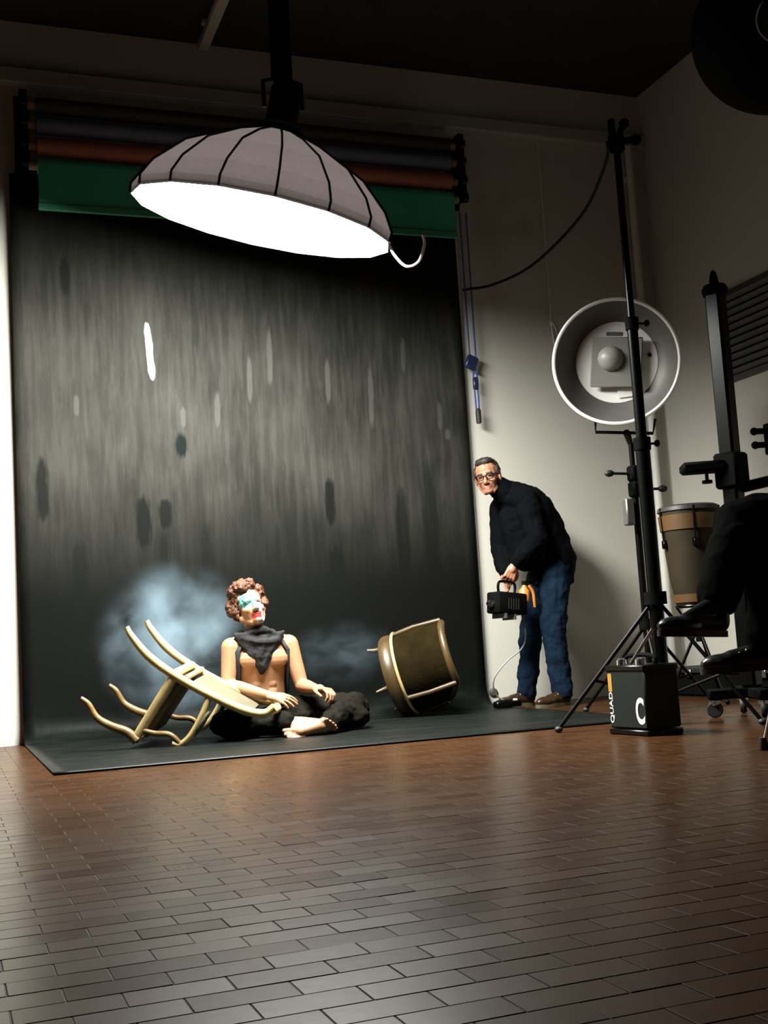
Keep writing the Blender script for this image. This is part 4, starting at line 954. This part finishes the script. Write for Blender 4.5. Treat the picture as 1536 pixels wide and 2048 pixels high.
colour_faces(me, ('skin2', 'lip2', 'eyedark'), face3); put('body', me, None, PO, angle=80)
me = organic('hair', [xf(p, HO) for p in (ell((-.028, 0, .046), (.092, .087, .09)), ell((-.050, 0, .0), (.062, .082, .075)), ell((.028, 0, .10), (.05, .065, .03)))], .007, 3); wrinkle(me, .006, 60); put('hair', me, M['hair2'], PO, angle=180)
sw = [trunk2(.02)]+limb((s1, .072), (e1_, .058), (w1, .042))+limb((s2, .072), (e2_, .058), (w2, .042))
me = organic('sweater', sw, .009, 5); wrinkle(me, .010, 10); put('sweater', me, M['jacket'], PO, angle=80)
tr = [loft([(pel+Vector((0, 0, -.085)), fd*.12, sd*.15), (pel+Vector((0, 0, -.03)), fd*.145, sd*.185), (pel+Vector((0, 0, .06)), fd*.143, sd*.18)])]
tr += limb((hU, .110), (hU.lerp(kU, .6), .105), (kU, .098), (kU.lerp(aU, .4), .092), (kU.lerp(aU, .92), .078))
tr += limb((hD, .110), (hD.lerp(kD, .6), .095), (kD, .084), (kD.lerp(aD, .4), .078), (kD.lerp(aD, .95), .068))
me = organic('trousers', tr, .009, 5); wrinkle(me, .012, 11, 4); put('trousers', me, M['blackcloth'], PO, angle=80)
hl = aU-tu.normalized()*.118-td*.045
shoe(PO, hl, hl+td*.305, tu, 'blackshoe', 'rubber', h=.14, wd=.052)
hl = aD+Vector((.055, -.03, -.095)); shoe(PO, hl, hl+Vector((-.85, .45, -.02)).normalized()*.285, (0, 0, 1), 'blackshoe', 'rubber')

# ------------------------------------------------------------------ smoke
def smoke(name, c, r, dens, label, seed):
    m = bpy.data.materials.new('fog'); m.use_nodes = True; nt = m.node_tree; nt.nodes.clear()
    out = nt.nodes.new('ShaderNodeOutputMaterial'); v = nt.nodes.new('ShaderNodeVolumePrincipled'); nt.links.new(v.outputs[0], out.inputs['Volume'])
    v.inputs['Color'].default_value = (.62, .84, 1.0, 1); v.inputs['Anisotropy'].default_value = .15
    tc = nt.nodes.new('ShaderNodeTexCoord'); ln = nt.nodes.new('ShaderNodeVectorMath'); ln.operation = 'LENGTH'; nt.links.new(tc.outputs['Object'], ln.inputs[0])
    n = nt.nodes.new('ShaderNodeTexNoise'); n.inputs['Scale'].default_value = 2.3; n.inputs['Detail'].default_value = 3; n.inputs['Distortion'].default_value = .5
    mp = nt.nodes.new('ShaderNodeMapping'); mp.inputs['Location'].default_value = (seed, seed*.5, seed*.3); nt.links.new(tc.outputs['Object'], mp.inputs[0]); nt.links.new(mp.outputs[0], n.inputs[0])
    a = nt.nodes.new('ShaderNodeMapRange'); a.interpolation_type = 'SMOOTHSTEP'; a.inputs[1].default_value = .98; a.inputs[2].default_value = .15; nt.links.new(ln.outputs['Value'], a.inputs[0])
    b = nt.nodes.new('ShaderNodeMapRange'); b.inputs[1].default_value = .40; b.inputs[2].default_value = .68; nt.links.new(n.outputs['Fac'], b.inputs[0])
    k = nt.nodes.new('ShaderNodeMath'); k.operation = 'MULTIPLY'; nt.links.new(a.outputs[0], k.inputs[0]); nt.links.new(b.outputs[0], k.inputs[1])
    k2 = nt.nodes.new('ShaderNodeMath'); k2.operation = 'MULTIPLY'; nt.links.new(k.outputs[0], k2.inputs[0]); k2.inputs[1].default_value = dens
    nt.links.new(k2.outputs[0], v.inputs['Density'])
    me = mesh_of(name, ell((0, 0, 0), 1.0, n=24)); me.materials.append(m)
    o = bpy.data.objects.new(name, me); COL.objects.link(o); o.location = c; o.scale = r
    tag(o, label, 'smoke', kind='stuff'); return o
smoke('fog_cloud', (.80, -.50, .54), (.52, .42, .52), 3.6, 'bluish white fog billowing behind the tipped gilt armchair', 1.7)
smoke('fog_wisp', (1.82, -.45, .42), (.42, .22, .24), .8, 'thin wisp of fog between the performer and the tub chair', 5.2)
